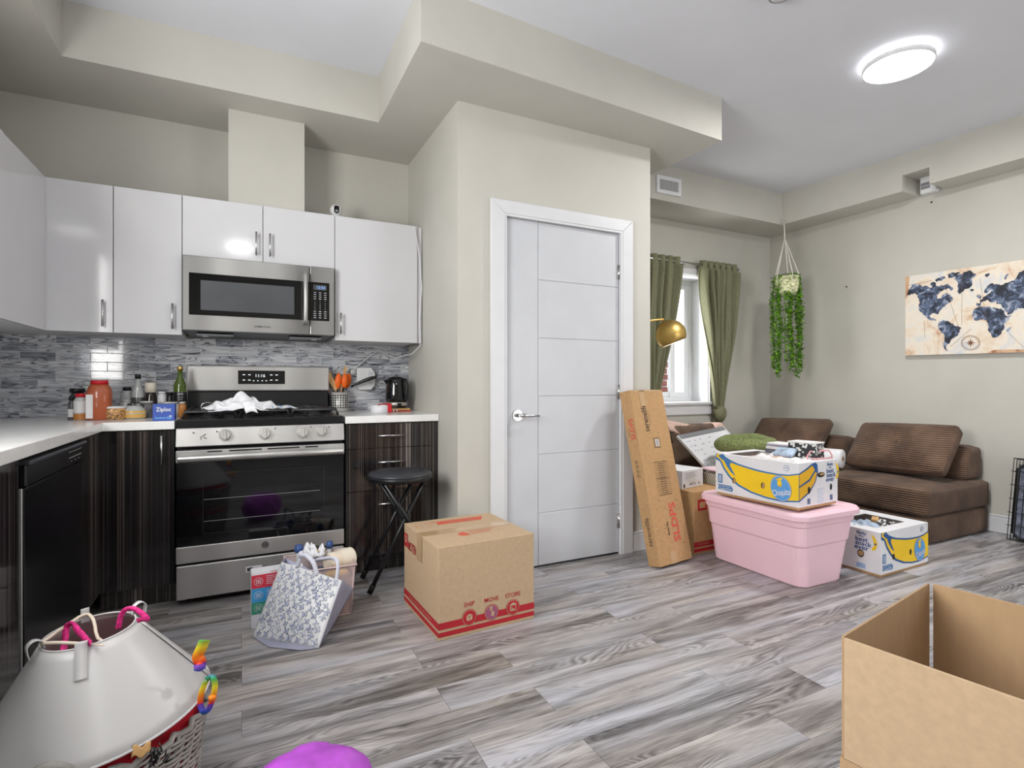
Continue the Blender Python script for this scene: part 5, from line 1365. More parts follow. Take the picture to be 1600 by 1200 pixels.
def pr_r(v):
    l = 3.855+(4.055-3.855)*(v**1.25); r = 4.33-(4.33-4.165)*(v**1.7); return l, r
curtain('olive curtain right of the window, gathered into a knot at the bottom', 3.855, 4.33, 6, pr_r, rz_+.03, .845, .20)
def pr_l(v):
    l = 2.80+(3.17-2.80)*(v**1.3); r = 3.60-(3.60-3.33)*(v**1.3); return l, r
curtain('olive curtain left of the window, partly hidden behind the closet corner', 2.80, 3.60, 9, pr_l, rz_+.03, .845, .20)

# ------------- arc lamp
t = thing('arc_floor_lamp', 'brass arc floor lamp with a round dome shade before the window', 'floor lamp', (2.62, 3.40, 0))
lc = atT(1048, 523, 4.25)
MB().lathe([(0, 0), (.135, 0), (.135, .02), (.12, .026), (0, .026)], (2.63, 3.42, 0), 30).build('base', 'brass', t)
mb = MB(); mb.tube([(2.63, 3.42, .026), (2.63, 3.42, 1.2), (2.66, 3.40, 1.42), (2.74, 3.37, lc.z+.095), (2.84, 3.35, lc.z+.108), Vector((lc.x-.07, lc.y, lc.z+.118))], .009, 10); mb.build('arm', 'brass', t)
axl = Vector((.30, -.22, -.93)).normalized(); Rs = .118
prof = [(.001, -Rs)]+[(Rs*sin(a), -Rs*cos(a)) for a in [pi*i/20 for i in range(1, 15)]]
o = MB().lathe(prof, lc, 36, axis=axl).build('shade', 'brass', t); 
# inner skin
prof2 = [(.001, -Rs+.004)]+[((Rs-.003)*sin(a), -(Rs-.003)*cos(a)) for a in [pi*i/20 for i in range(1, 15)]]
MB().lathe(prof2, lc, 36, axis=axl).build('inner_shade', 'lampin', t)
MB().lathe([(0, -.09), (.014, -.085), (.022, -.06), (.014, -.035), (0, -.03)], lc, 16, axis=axl).build('bulb', 'grey', t)

# ------------- hanging plant
pc = Vector((4.50, 3.385, 0)); tt = pc.x*sn+pc.y*cs
ptop = atT(1229, 433, tt).z; pbot = atT(1229, 462, tt).z; phook = atT(1226, 342, tt).z
cx_ = atT(1229, 450, tt); pc = Vector((cx_.x, cx_.y, 0)); 
t = thing('hanging_plant', 'trailing green plant in a macrame hanger in the room corner', 'plant', (pc.x, pc.y, pbot))
MAT['pot'] = P('speckled_pot', (208, 206, 160), .6, var=.3, vs=45)
MB().lathe([(0, 0), (.075, 0), (.10, .05), (.112, ptop-pbot), (.10, ptop-pbot), (.09, ptop-pbot-.02), (0, ptop-pbot-.02)], (pc.x, pc.y, pbot), 26).build('pot', 'pot', t)
hook = Vector((4.612, 3.44, phook))
apex = Vector((pc.x, pc.y, phook-.12))
hk = atT(1226, 372, tt)
MB().tube([Vector((4.608, 3.455, phook+.02)), Vector((4.600, 3.445, phook-.03)), hk], .012, 8, flat=.4).build('hanging_loop', 'cord', t)
for i in range(5):
    a = i*2*pi/5+.5
    MB().tube([hk, Vector((pc.x+.112*cos(a), pc.y+.112*sin(a), ptop-.005)), Vector((pc.x+.085*cos(a), pc.y+.085*sin(a), pbot+.02)), Vector((pc.x, pc.y, pbot-.04))], .004, 6).build('cord', 'cord', t)
MB().tube([Vector((pc.x, pc.y, pbot-.02)), Vector((pc.x-.01, pc.y, pbot-.10)), Vector((pc.x, pc.y, pbot-.30))], .011, 8, rs=[.008, .013, .016]).build('tassel', 'cord', t)
rn = random.Random(11)
Rt = Vector((cs, -sn, 0)); Fw = Vector((sn, cs, 0))
strands = [(-.128, .0, .62), (-.11, -.05, .68), (-.10, .05, .64), (-.082, -.03, .70), (-.062, .02, .66), (-.05, -.07, .60), (-.02, -.085, .66), (.0, -.07, .64), (.075, -.05, .68), (.085, .0, .70), (.10, -.05, .66), (.112, .0, .62), (.125, .04, .42), (.07, .06, .6)]
def leafat(mb, p, s, rn, m=0):
    a = rn.uniform(0, 2*pi); e = rn.uniform(-.9, .5); d = Vector((cos(a)*cos(e), sin(a)*cos(e), sin(e))); sd = d.cross(Vector((0, 0, 1))).normalized()*s*.42
    up = Vector((0, 0, s*.15)); mb.add([p, p+d*s*.5+sd+up, p+d*s, p+d*s*.5-sd+up], [(0, 1, 2, 3)], m)
for k, (dx, dd, ln) in enumerate(strands):
    mb = MB(); p0 = Vector((pc.x, pc.y, ptop))+Rt*dx*.75+Fw*dd; pts = []
    for j in range(24):
        f = j/23; q = p0+Rt*(dx*.30*min(1, f*6))+Fw*(-.02*f)+Vector((0, 0, .02*sin(min(1, f*6)*pi)-f*ln*1.33))+Rt*(.008*sin(f*9+k))
        pts.append(q)
    mb.tube(pts, .0022, 4, m=1)
    for j in range(int(ln*420)):
        f = rn.random(); i0 = min(22, int(f*23)); q = pts[i0].lerp(pts[i0+1], f*23-i0); leafat(mb, q+Vector((rn.uniform(-.012, .012), rn.uniform(-.012, .012), 0)), rn.uniform(.020, .034), rn, 0 if rn.random() < .72 else 1)
    mb.build('vine', ['leaf', 'leaf2'], t, kind='stuff')
mb = MB()
for j in range(330):
    a = rn.uniform(0, 2*pi); r_ = .115*sqrt(rn.random())+.01; leafat(mb, Vector((pc.x+r_*cos(a), pc.y+r_*sin(a), ptop+rn.uniform(-.02, .025)-.05*max(0, r_-.09)*10)), rn.uniform(.02, .032), rn, 0 if rn.random() < .7 else 1)
mb.build('crown', ['leaf', 'leaf2'], t, kind='stuff')

# ------------- world map canvas
PX = 4.893
def mp(x, y, off=0): return onX(1400+x/7.06, 400+y/7.06, PX-off)
t = thing('world_map_canvas', 'indigo and beige world map canvas hanging above the sofa', 'painting', (PX, 1.95, 1.64))
TLp, BLp = mp(103, 228), mp(103, 1098); TR0 = mp(1412, 40); BR0 = mp(1412, 1062)
WID = 1.28; k_ = WID/(TLp-TR0).length; TRp = TLp+(TR0-TLp)*k_; BRp = BLp+(BR0-BLp)*k_
dpt = Vector((.033, 0, 0))
mb = MB(); mb.hexa([BLp+dpt, BRp+dpt, BRp, BLp, TLp+dpt, TRp+dpt, TRp, TLp]); mb.build('canvas', 'mapbg', t, recalc=True)
LAND = {
 'north_america': [(120,412),(150,360),(175,320),(215,305),(262,315),(300,340),(350,335),(395,350),(405,310),(450,330),(500,320),(560,310),(600,330),(625,375),(600,385),(575,350),(540,370),(500,390),(450,430),(455,470),(500,465),(530,420),(570,410),(605,440),(632,480),(600,510),(560,530),(530,560),(500,590),(470,625),(460,645),(430,632),(390,640),(370,660),(385,685),(420,690),(440,700),(445,722),(400,712),(350,695),(320,665),(290,630),(255,600),(250,560),(262,520),(255,470),(240,430),(200,410),(160,425),(135,435)],
 'arctic_island': [(565,205),(620,180),(690,175),(710,190),(670,215),(620,240),(575,245)],
 'arctic_island_b': [(430,265),(480,240),(540,225),(545,245),(500,275),(450,285)],
 'arctic_island_c': [(380,300),(415,285),(440,300),(430,340),(385,325)],
 'greenland': [(640,262),(690,205),(760,175),(830,165),(885,195),(850,240),(845,290),(820,345),(760,365),(720,400),(698,420),(672,395),(685,350),(688,300),(660,270)],
 'iceland': [(818,370),(840,362),(860,372),(845,388),(822,385)],
 'south_america': [(465,755),(490,720),(540,715),(590,728),(632,745),(640,770),(690,775),(722,795),(705,840),(680,880),(640,905),(605,935),(590,965),(560,985),(555,1020),(572,1052),(548,1050),(530,1010),(525,950),(535,890),(515,850),(480,815),(462,785)],
 'africa': [(838,640),(855,600),(890,570),(950,555),(1000,560),(1060,570),(1120,575),(1160,580),(1200,640),(1225,665),(1270,650),(1250,690),(1210,740),(1200,790),(1165,830),(1150,870),(1115,895),(1060,900),(1045,850),(1015,800),(1015,760),(1000,715),(960,700),(900,715),(855,695)],
 'madagascar': [(1268,780),(1262,810),(1240,840),(1222,835),(1235,800)],
 'britain': [(905,425),(925,430),(940,455),(930,475),(905,465),(885,450)],
 'svalbard': [(980,205),(1030,190),(1035,205),(1000,235),(990,225)],
 'novaya': [(1200,220),(1245,190),(1225,225),(1208,262),(1196,245)],
 'eurasia': [(890,520),(930,520),(925,490),(960,460),(990,440),(1010,420),(1040,405),(1060,385),(1050,360),(1030,380),(1005,410),(972,410),(975,375),(1010,325),(1060,298),(1120,310),(1150,322),(1200,300),(1250,285),(1300,270),(1330,235),(1350,190),(1400,160),(1480,170),(1560,200),(1680,230),(1820,260),(1960,300),(2080,330),(2060,400),(1980,440),(1940,520),(1880,540),(1860,600),(1800,660),(1760,720),(1720,700),(1700,640),(1640,640),(1600,720),(1560,690),(1520,610),(1440,590),(1395,578),(1340,572),(1330,595),(1280,632),(1225,650),(1200,600),(1165,560),(1160,530),(1110,530),(1105,500),(1060,515),(1020,490),(1000,480),(985,500),(940,515),(925,550),(890,548)],
 'australia': [(1800,850),(1860,810),(1920,800),(1980,830),(2010,900),(1960,960),(1880,940),(1810,930)],
}
for nm, pts in LAND.items():
    P3 = []
    for (x, y) in pts:
        f = (x-103)/1309.0
        if x > 1412: # beyond the frame: extend along the canvas
            f2_ = 1+(x-1412)/1309*.82; yy = (y-40)/(1062-40); P3.append(TLp+(TR0-TLp)*f2_*1.0+(BLp-TLp)*yy+Vector((-.0008, 0, 0)))
        else: P3.append(mp(x, y, .0008))
    rr0 = random.Random(len(P3))
    for lv in range(2 if len(P3) > 8 else 1):
        Q3 = []
        for i_, p in enumerate(P3):
            q = P3[(i_+1) % len(P3)]; d = q-p; Q3 += [p, (p+q)*.5+Vector((0, d.z, -d.y))*rr0.uniform(-.22, .22)]
        P3 = Q3
    cz_ = min(p.y for p in P3)
    if cz_ < BRp.y+.01:
        P3 = [Vector((p.x, max(p.y, BRp.y+.012), p.z)) for p in P3]
    MB().add(P3, [tuple(range(len(P3)))[::-1]]).build('continent', 'mapland', t, recalc=False)
mb = MB()
def ring(cx, cy, r, w_):
    n = 36; a_ = [mp(cx+r*1.0*cos(2*pi*i/n), cy+r*.78*sin(2*pi*i/n), .001) for i in range(n)]; b_ = [mp(cx+(r-w_)*cos(2*pi*i/n), cy+(r-w_)*.78*sin(2*pi*i/n), .001) for i in range(n)]
    mb.add(a_+b_, [(i, (i+1) % n, n+(i+1) % n, n+i) for i in range(n)])
ring(822, 958, 105, 7); ring(822, 958, 88, 4)
for i in range(8):
    a = i*pi/4; r = 66 if i % 2 == 0 else 48
    mb.add([mp(822, 958, .0012), mp(822+17*cos(a-.5), 958+15*sin(a-.5), .0012), mp(822+r*cos(a), 958+r*.85*sin(a), .0012), mp(822+17*cos(a+.5), 958+15*sin(a+.5), .0012)], [(0, 1, 2, 3)])
for (x0, y0, x1, y1) in ((600, 1000, 830, 800), (925, 250, 1010, 780), (310, 710, 320, 900), (1240, 850, 1412, 1010), (540, 330, 700, 820), (730, 200, 725, 760), (120, 330, 400, 270)):
    d = Vector((x1-x0, y1-y0)).normalized(); n = Vector((-d.y, d.x))*1.6
    mb.add([mp(x0+n.x, y0+n.y, .001), mp(x1+n.x, y1+n.y, .001), mp(x1-n.x, y1-n.y, .001), mp(x0-n.x, y0-n.y, .001)], [(0, 1, 2, 3)])
mb.build('compass_and_lines', 'mapline', t, kind='stuff')
mb = MB()
mb.add([mp(104, 229, .0006), mp(150, 222, .0006), mp(138, 420, .0006), mp(104, 480, .0006)], [(0, 1, 2, 3)]); mb.add([mp(1080, 1035, .0006), mp(1412, 1030, .0006), mp(1412, 1061, .0006), mp(1000, 1072, .0006)], [(0, 1, 2, 3)])
mb.build('rust_edging', 'mapedge', t)

# ------------- ceiling lamps, detector
def ceil_lamp(label, x, y, pw):
    t = thing('ceiling_lamp', label, 'ceiling lamp', (x, y, CZ), 'round ceiling lamps')
    MB().lathe([(.12, 0), (.13, -.018)], (x, y, CZ), 40).build('mount', 'white', t)
    MB().lathe([(.152, -.010), (.152, -.022)], (x, y, CZ), 48).build('back_light_ring', 'halo', t)
    MB().lathe([(.150, -.020), (.170, -.022), (.170, -.048), (.165, -.050), (.165, -.046)], (x, y, CZ), 56).build('rim', 'white', t)
    MB().lathe([(.165, -.046), (.150, -.050), (.08, -.052), (0, -.053)], (x, y, CZ), 56).build('diffuser', 'emit', t)
    l = bpy.data.lights.new('ceiling_lamp_light', 'AREA'); l.shape = 'DISK'; l.size = .3; l.energy = pw; l.color = (1, .98, .95)
    o = bpy.data.objects.new('ceiling_lamp_light', l); COL.objects.link(o); o.location = (x, y, CZ-.06)
lp = onZ(1403, 106, CZ-.05)
ceil_lamp('round white ceiling lamp glowing above the living area', lp.x, lp.y, 34)
ceil_lamp('round ceiling lamp above the kitchen aisle, mirrored in the cabinets', -.02, -1.0, 16)
d_ = onZ(1220, -8, CZ-.03)
t = thing('smoke_detector', 'white round smoke detector cut off by the top edge', 'smoke detector', (d_.x, d_.y, CZ))
MB().lathe([(.065, 0), (.065, -.018), (.05, -.034), (0, -.038)], (d_.x, d_.y, CZ), 32).build('housing', 'white', t)
MB().lathe([(.051, -.0335), (.053, -.032), (.050, -.030)], (d_.x, d_.y, CZ-.001), 32).build('vent_ring', 'grey', t)
# device in the soffit notch
t = thing('wall_device', 'white plastic box with a dark label inside the soffit notch', 'device', (4.88, 2.30, 2.5))
a = onX(1437, 304, 4.86); b = onX(1462, 280, 4.86)
MB().box(4.86, XR-.002, b.y, a.y, a.z, a.z+.20).build('housing', 'white', t, bevel=.008)
c_ = onX(1439, 297, 4.859); e_ = onX(1453, 287, 4.859)
MB().box(4.8575, 4.8605, e_.y, c_.y, c_.z, c_.z+.05).build('label_plate', 'grey', t)
MB().text('nuvo', (4.857, (c_.y+e_.y)/2, c_.z+.025), (0, -1, 0), (0, 0, 1), .03, 0, wmax=.05).build('lettering', 'mark', t)
MB().cyl((4.88, b.y, a.z+.06), (4.88, b.y-.03, a.z+.06), .012, 12).build('knob', 'white', t)
for (u, v, lab) in ((1323, 448, 'tiny dark screw in the bare wall left of the world map'), (1456, 316, 'tiny dark screw hole mark below the soffit notch'), (1205, 369, 'tiny dark screw in the corner beneath the soffit')):
    p = onX(u, v, XR); 
    if u == 1205: p = Vector((XR, min(p.y, 3.83), p.z))
    o = MB().cyl((XR, p.y, p.z), (XR-.008, p.y, p.z), .006, 8).build('wall_screw', 'black'); tag(o, lab, 'screw', 'wall screws')

# ------------- folded pet crate
t = thing('pet_crate', 'folded black wire pet crate with grey tray leaning at right wall', 'pet crate', (4.8, 1.4, 0))
o0 = Vector((4.755, 1.835, .006)); up = Vector((.105, .0, .552)); L_ = Vector((0, -.88, 0)); nrm = Vector((.98, 0, -.19)).normalized()
for k in (0, 1):
    oo = o0+nrm*(.045*k)
    mb = MB(); mb.tube([oo, oo+up, oo+up+L_, oo+L_], .004, 6, closed=True)
    mb.build('wire_panel_frame', 'rubber', t)
    mb = MB()
    for i in range(1, 26): mb.tube([oo+L_*i/26, oo+L_*i/26+up], .0019, 5)
    for z in (.17, .33, .5, .67, .84): mb.tube([oo+up*z-L_*.012, oo+up*z+L_], .0024, 5)
    mb.build('wires', 'rubber', t, kind='stuff')
tr = o0+nrm*.012
mb = MB(); mb.obox(tr+L_*.03+up*.03, L_*.94, nrm*.004, up*.90); mb.build('tray', 'pillowpat', t, recalc=True)
mb = MB(); fr = [tr+L_*.03+up*.03-nrm*.006, tr+L_*.03+up*.93-nrm*.006, tr+L_*.97+up*.93-nrm*.006, tr+L_*.97+up*.03-nrm*.006]; mb.tube([fr[0].lerp(fr[1], .06), fr[0].lerp(fr[1], .94), fr[1].lerp(fr[2], .04), fr[1].lerp(fr[2], .96), fr[2].lerp(fr[3], .06), fr[2].lerp(fr[3], .94), fr[3].lerp(fr[0], .04), fr[3].lerp(fr[0], .96)], .010, 8, closed=True); mb.build('tray_rim', 'black', t)

# ================================================================== FOREGROUND
# open cardboard box, lower right
A = Vector((1.022, .647, 0)); e1 = Vector((.945, .163, 0)).normalized()*.48; e2 = Vector((.163, -.985, 0)).normalized()*.48
t = thing('open_box', 'open empty brown cardboard box with raised flaps at lower right', 'box', A+e1*.5+e2*.5)
z1 = Vector((0, 0, 1)); hb_ = .368; fl = .229; T = .005
n1, n2_ = e1.normalized(), e2.normalized()
mb = MB(); mb.obox(A, e1, n2_*T, z1*hb_); mb.obox(A+e2-n2_*T, e1, n2_*T, z1*hb_); mb.obox(A+n2_*T, n1*T, e2-n2_*2*T, z1*hb_); mb.obox(A+e1-n1*T+n2_*T, n1*T, e2-n2_*2*T, z1*hb_)
mb.build('body', 'cardin', t, recalc=True)
MB().obox(A+n1*T+n2_*T, e1-n1*2*T, e2-n2_*2*T, z1*.006).build('bottom', 'cardin', t, recalc=True)
g_ = .007
for (o, d, n) in ((A+n1*g_, e1-n1*2*g_, n2_*T), (A+e2-n2_*T+n1*g_, e1-n1*2*g_, n2_*T), (A+n2_*g_, e2-n2_*2*g_, n1*T), (A+e1-n1*T+n2_*(g_+.004), e2-n2_*2*g_, n1*T)):
    MB().obox(o+z1*(hb_+.001), d, n, z1*fl).build('flap', 'card' if n.x > 0 and abs(n.y) < T*.5 and (o-A).length < .05 else 'cardin', t, recalc=True, bevel=.0012, seg=2)

# purple bag at the bottom edge
pb = Vector((.140, 1.375, 0))
t = thing('purple_bag', 'shiny purple nylon bag bulging at the bottom edge', 'bag', pb)
def pur(u, v):
    a = 2*pi*u; b = pi*v; k = 1+.05*sin(3*a+1)+.04*sin(5*a+v*6)+.02*sin(11*a+v*9)+.012*sin(17*a-v*16)
    r = .150*k*(sin(b)**.8 if sin(b) > 0 else 0)
    return (pb.x+r*cos(a)*.95, pb.y-.03+r*sin(a)*.8, max(0.002, .105+.107*cos(b)*(1+.06*sin(4*a+2)*sin(b))))
MB().grid(pur, 60, 30).build('fabric', 'purple', t, weld=True)

# wicker basket with cone
bc = Vector((-.285, 1.50, 0)); BR, BT = .205, .315
t = thing('wicker_basket', 'grey round wicker laundry basket at the lower left', 'basket', bc)
BZ = BT
mb = MB(); ns = 30
def rad(z): return BR-.035*(1-z/BZ)
for i in range(ns):
    a = 2*pi*i/ns; mb.tube([(bc.x+rad(z)*cos(a+.4*z/BZ), bc.y+rad(z)*sin(a+.4*z/BZ), z) for z in (0, BZ*.33, BZ*.66, BZ)], .0042, 5)
mb.build('stakes', 'wicker', t, kind='stuff')
mb = MB(); rows = 54
for r in range(rows):
    z = .008+r*(BZ-.01)/rows; pts = []
    for i in range(ns*3):
        a = 2*pi*i/(ns*3); w_ = .006*cos(a*ns/2+(pi if r % 2 else 0)); zz_ = z+.0015*sin(a*5+r)
        pts.append((bc.x+(rad(z)+w_)*cos(a+.4*z/BZ), bc.y+(rad(z)+w_)*sin(a+.4*z/BZ), max(.004, zz_)))
    mb.tube(pts, .0034, 5, closed=True)
mb.build('weave', 'wicker', t, kind='stuff')
mb = MB(); mb.tube([(bc.x+(BR+.008*cos(i*1.9))*cos(2*pi*i/72), bc.y+(BR+.008*cos(i*1.9))*sin(2*pi*i/72), BZ+.004+.006*sin(i*1.9)) for i in range(72)], .007, 6, closed=True)
mb.build('braided_rim', 'wicker', t)
MB().lathe([(0, 0), (rad(0)-.004, 0), (rad(0)-.004, .006), (0, .006)], bc, 30).build('bottom', 'wicker', t)
hbx = Vector((-.315, 1.252, 0))
mb = MB(); mb.tube([(hbx.x-.05*cos(a), hbx.y+.015-.02*sin(a), .315+.076*sin(a)) for a in [pi*i/12 for i in range(13)]], .008, 8); mb.build('handle', 'wicker', t)
# red clothes in the basket
t = thing('red_clothing', 'crumpled red clothes filling the wicker basket under the cone', 'clothes', bc+Vector((0, 0, .2)))
def redf(u, v):
    a = 2*pi*u; r = .192*v; return (bc.x+r*cos(a), bc.y+r*sin(a), .325+.02*sin(a*3+v*6)*v+.035*(1-v)-.02*v**6)
MB().grid(redf, 48, 12).build('cloth', 'redfab', t, weld=True)
MB().lathe([(.192, -.16), (.196, -.02), (.19, .01)], (bc.x, bc.y, .305), 40).build('folded_side', 'redfab', t)
t = thing('paper_scrap', 'torn tan paper scrap sticking out between cone and basket', 'paper', (-.13, 1.33, .34))
q0 = atT(222, 1172, 1.085); mb = MB(); mb.grid(lambda u, v: q0+Vector((-.018+.032*u, .008*v, -.012+.018*v+.005*sin(u*9))), 8, 5); mb.build('scrap', 'bamboo', t, solid=.001)
q0 = atT(240, 1187, 1.08); mb = MB(); rn = random.Random(8)
for i in range(26): 
    s0 = q0+Vector((rn.uniform(-.01, .02), rn.uniform(-.01, .01), rn.uniform(-.02, .02))); mb.tube([s0, s0+Vector((rn.uniform(-.006, .012), rn.uniform(-.01, .006), rn.uniform(.004, .02)))], .0018, 4)
o = mb.build('brush_bristles', 'black', kind='stuff'); tag(o, 'black bristle tuft poking out of the basket rim', 'brush', None, 'stuff')
# pet recovery cone
t = thing('recovery_cone', 'milky white plastic pet recovery cone sitting on the basket', 'pet cone', (-.29, 1.5, .35))
nC = Vector((-.303, 1.500, .531)); rC = Vector((-.287, 1.505, .346)); axc = (rC-nC).normalized(); Lc = (rC-nC).length
ce1 = Vector((1, 0, 0)); ce1 = (ce1-axc*ce1.dot(axc)).normalized(); ce2 = axc.cross(ce1)
def conep(a, f, off=0):
    r = .085+(.2165-.085)*f+off; return nC+axc*(Lc*f)+(ce1*cos(a)+ce2*sin(a))*r
def cone_s(u, v): return conep(2*pi*u, v)
MB().grid(cone_s, 80, 10).build('sheet', 'cone', t, weld=True, solid=.0016)
mb = MB(); mb.tube([conep(2*pi*i/72, 1.0, .001) for i in range(72)], .0028, 6, closed=True); mb.build('outer_edge', 'cone', t)
mb = MB(); mb.tube([conep(2*pi*i/60, 0.0, 0) for i in range(60)], .0022, 6, closed=True); mb.build('neck_edge', 'cone', t)
# overlap seam towards the right
Fv = Vector((nC.x-.0, nC.y, 0)).normalized(); Rv = Vector((Fv.y, -Fv.x, 0))
def angof(d): d = Vector(d); return math.atan2(d.dot(ce2), d.dot(ce1))
aR = angof(Rv*.95-Fv*.10)
mb = MB(); mb.grid(lambda u, v: conep(aR+.16*(u-.5)*(1-.3*v), .04+.95*v, .0035+.002*sin(v*pi)), 4, 12); mb.build('overlap_flap', 'cone', t, solid=.0015)
mb = MB(); mb.tube([conep(aR-.05, .80, .0055), conep(aR-.05, .86, .0055)], .004, 6, flat=.3); mb.build('snap_slot', 'grey', t)
zup = Vector((0, 0, 1))
for nm_, dv in (('tab_left', -Rv*.95-Fv*.3), ('tab_back', -Rv*.1+Fv), ('tab_front', -Rv*.16-Fv), ('tab_right', Rv*.9+Fv*.25)):
    a = angof(dv); base = conep(a, 0); out = (conep(a, .3)-base).normalized(); tg = axc.cross(out).normalized(); rd = (base-nC).normalized()
    mb = MB()
    if nm_ in ('tab_left', 'tab_right'):
        pts = [base-rd*.004, base+zup*.016-rd*.002, base+zup*.024+rd*.012, base+zup*.014+rd*.024, base+rd*.02-zup*.012]
    elif nm_ == 'tab_back':
        pts = [base-rd*.002-zup*.01, base+zup*.018, base+zup*.020+rd*.004, base+rd*.006-zup*.01]
    else:
        pts = [base-rd*.006, base+zup*.010-rd*.003, base+zup*.012+rd*.003, base+rd*.008, conep(a, .18, .004), conep(a, .27, .0045)]
    w_ = .011 if nm_ == 'tab_front' else .008
    vs = []; pts = smooth(pts, 5)
    for p in pts: vs += [p-tg*w_, p+tg*w_]
    mb.add(vs, [(2*i, 2*i+1, 2*i+3, 2*i+2) for i in range(len(pts)-1)], 0, True)
    mb.build('loop_tab', 'cone', t, solid=.0015)
# elastic and collar threaded through the tabs
t = thing('elastic_loop', 'cream elastic loop threaded through the cone tabs', 'elastic', nC)
pL, pBk, pFr = conep(angof(-Rv*.95-Fv*.3), 0)+zup*.012, conep(angof(-Rv*.1+Fv), 0)+zup*.010, conep(angof(-Rv*.16-Fv), 0)+zup*.004
MB().tube(smooth([pL, pL.lerp(pBk, .5)+zup*.002, pBk, pBk+Vector((.02, -.02, -.01)), pBk+Vector((.038, -.07, -.035)), pFr+Vector((.05, .02, -.02)), pFr+Vector((.02, .004, -.004)), pFr.lerp(pL, .5)+zup*.004, pL], 3), .0036, 8).build('band', 'ivory', t)
t = thing('pink_collar', 'magenta patterned collar strap looped through the cone neck', 'collar', nC)
def strap(name, pts, w_, mat, t, tw=None):
    vs = []; pts = smooth(pts, 5)
    for i, p in enumerate(pts):
        d = (pts[min(i+1, len(pts)-1)]-pts[max(i-1, 0)]).normalized(); sd = d.cross(Vector(tw or Fv)).normalized()*w_; vs += [p-sd, p+sd]
    return MB().add(vs, [(2*i, 2*i+1, 2*i+3, 2*i+2) for i in range(len(pts)-1)], 0, True).build(name, mat, t, solid=.0015)
q = lambda u, v, T_: atT(u, v, T_)
strap('band', [q(99, 1016, 1.17), q(102, 1000, 1.19), q(103, 985, 1.20), q(106, 977, 1.20), q(113, 975, 1.19), q(122, 985, 1.17), q(133, 997, 1.15), q(142, 1006, 1.13)], .0062, 'pinkstrap', t)
strap('loose_end', [q(185, 982, 1.20), q(187, 970, 1.20), q(191, 958, 1.20), q(200, 951, 1.20), q(212, 952, 1.20), q(224, 960, 1.20), q(230, 968, 1.20), q(222, 968, 1.21), q(214, 970, 1.21)], .0052, 'pinkstrap', t)
t = thing('rainbow_ribbon', 'knotted rainbow ribbon hanging at the right side of the basket', 'ribbon', q(320, 1080, 1.22))
T_ = 1.215
strap('upper_tail', [q(312, 1046, T_), q(313, 1034, T_), q(309, 1026, T_), q(315, 1012, T_), q(320, 1000, T_)], .0115, 'rainbow', t)
strap('loop', [q(322, 1062, T_), q(332, 1058, T_), q(336, 1072, T_), q(332, 1092, T_), q(326, 1108, T_), q(318, 1112, T_), q(313, 1100, T_), q(315, 1082, T_), q(322, 1064, T_)], .0060, 'rainbow', t)
MB().lathe([(0, -.012), (.011, -.006), (.012, .004), (0, .012)], q(312, 1041, T_), 10).build('knot', 'rainbow', t)
MB().lathe([(0, -.008), (.008, -.004), (.008, .004), (0, .008)], q(332, 1090, T_), 10).build('small_knot', 'rainbow', t)

# ------------- heap before the stove: banana-free box, clear bin, butterfly tote
t = thing('storage_bin', 'clear pinkish plastic bin full of odds and ends near the stove', 'bin', (.30, 2.72, 0))
MAT['clearpink'] = P('clear_pinkish_plastic', (236, 214, 214), .15, var=0, alpha=.38)
x0, x1, y0, y1, hz_ = .185, .478, 2.600, 2.870, .235
MAT['palepink'] = P('pale_pink_plastic', (226, 204, 204), .25, var=.02)
def inset(f): return [(x0+f, y0+f), (x1-f, y0+f), (x1-f, y1-f), (x0+f, y1-f)]
mb = MB()
T = .0025
for (p, q_) in (((0), (1)), ((1), (2)), ((2), (3)), ((3), (0))):
    a0, b0 = Vector((*inset(.018)[p], .003)), Vector((*inset(.018)[q_], .003)); a1, b1 = Vector((*inset(0)[p], hz_)), Vector((*inset(0)[q_], hz_))
    n = (b0-a0).cross(Vector((0, 0, 1))).normalized()*T; mb.hexa([a0, b0, b0-n, a0-n, a1, b1, b1-n, a1-n])
mb.box(x0+.018, x1-.018, y0+.018, y1-.018, .001, .004)
mb.build('tub', 'clearpink', t, recalc=True)
MB().tube([(*p, hz_) for p in inset(-.002)], .006, 6, closed=True).build('rim', 'palepink', t)
for (cx, cy) in inset(.006): MB().tube([(cx+(.012 if cx < .3 else -.012), cy+(.012 if cy < 2.7 else -.012), .005), (cx, cy, hz_)], .0045, 6).build('corner_edge', 'palepink', t)
for k in (0, 1): MB().tube([(x0+.03, y0-.0+.012, .006), (x1-.02, y0+.012, .006)], .003, 5).build('base_edge', 'palepink', t) if k == 0 else None
t = thing('dark_cloth', 'dark grey cloth and pouches packed inside the clear bin', 'cloth', (.31, 2.73, .02))
rbox((.332, 2.735, .095), XYZ, (.115, .10, .085), .03, 8, .01).build('bundle', 'pillowpat', t)
t = thing('yellow_pouch', 'yellow patch of packaging inside the clear bin', 'packet', (.42, 2.64, .15))
rbox((.40, 2.645, .192), XYZ, (.05, .02, .010), .008, 5).build('packet', 'inkyel', t)
t = thing('comb', 'tan wooden brush standing inside the bin corner', 'brush', (.44, 2.63, .01))
MB().box(.425, .445, 2.622, 2.628, .01, .12).build('back', 'bamboo', t, bevel=.002)
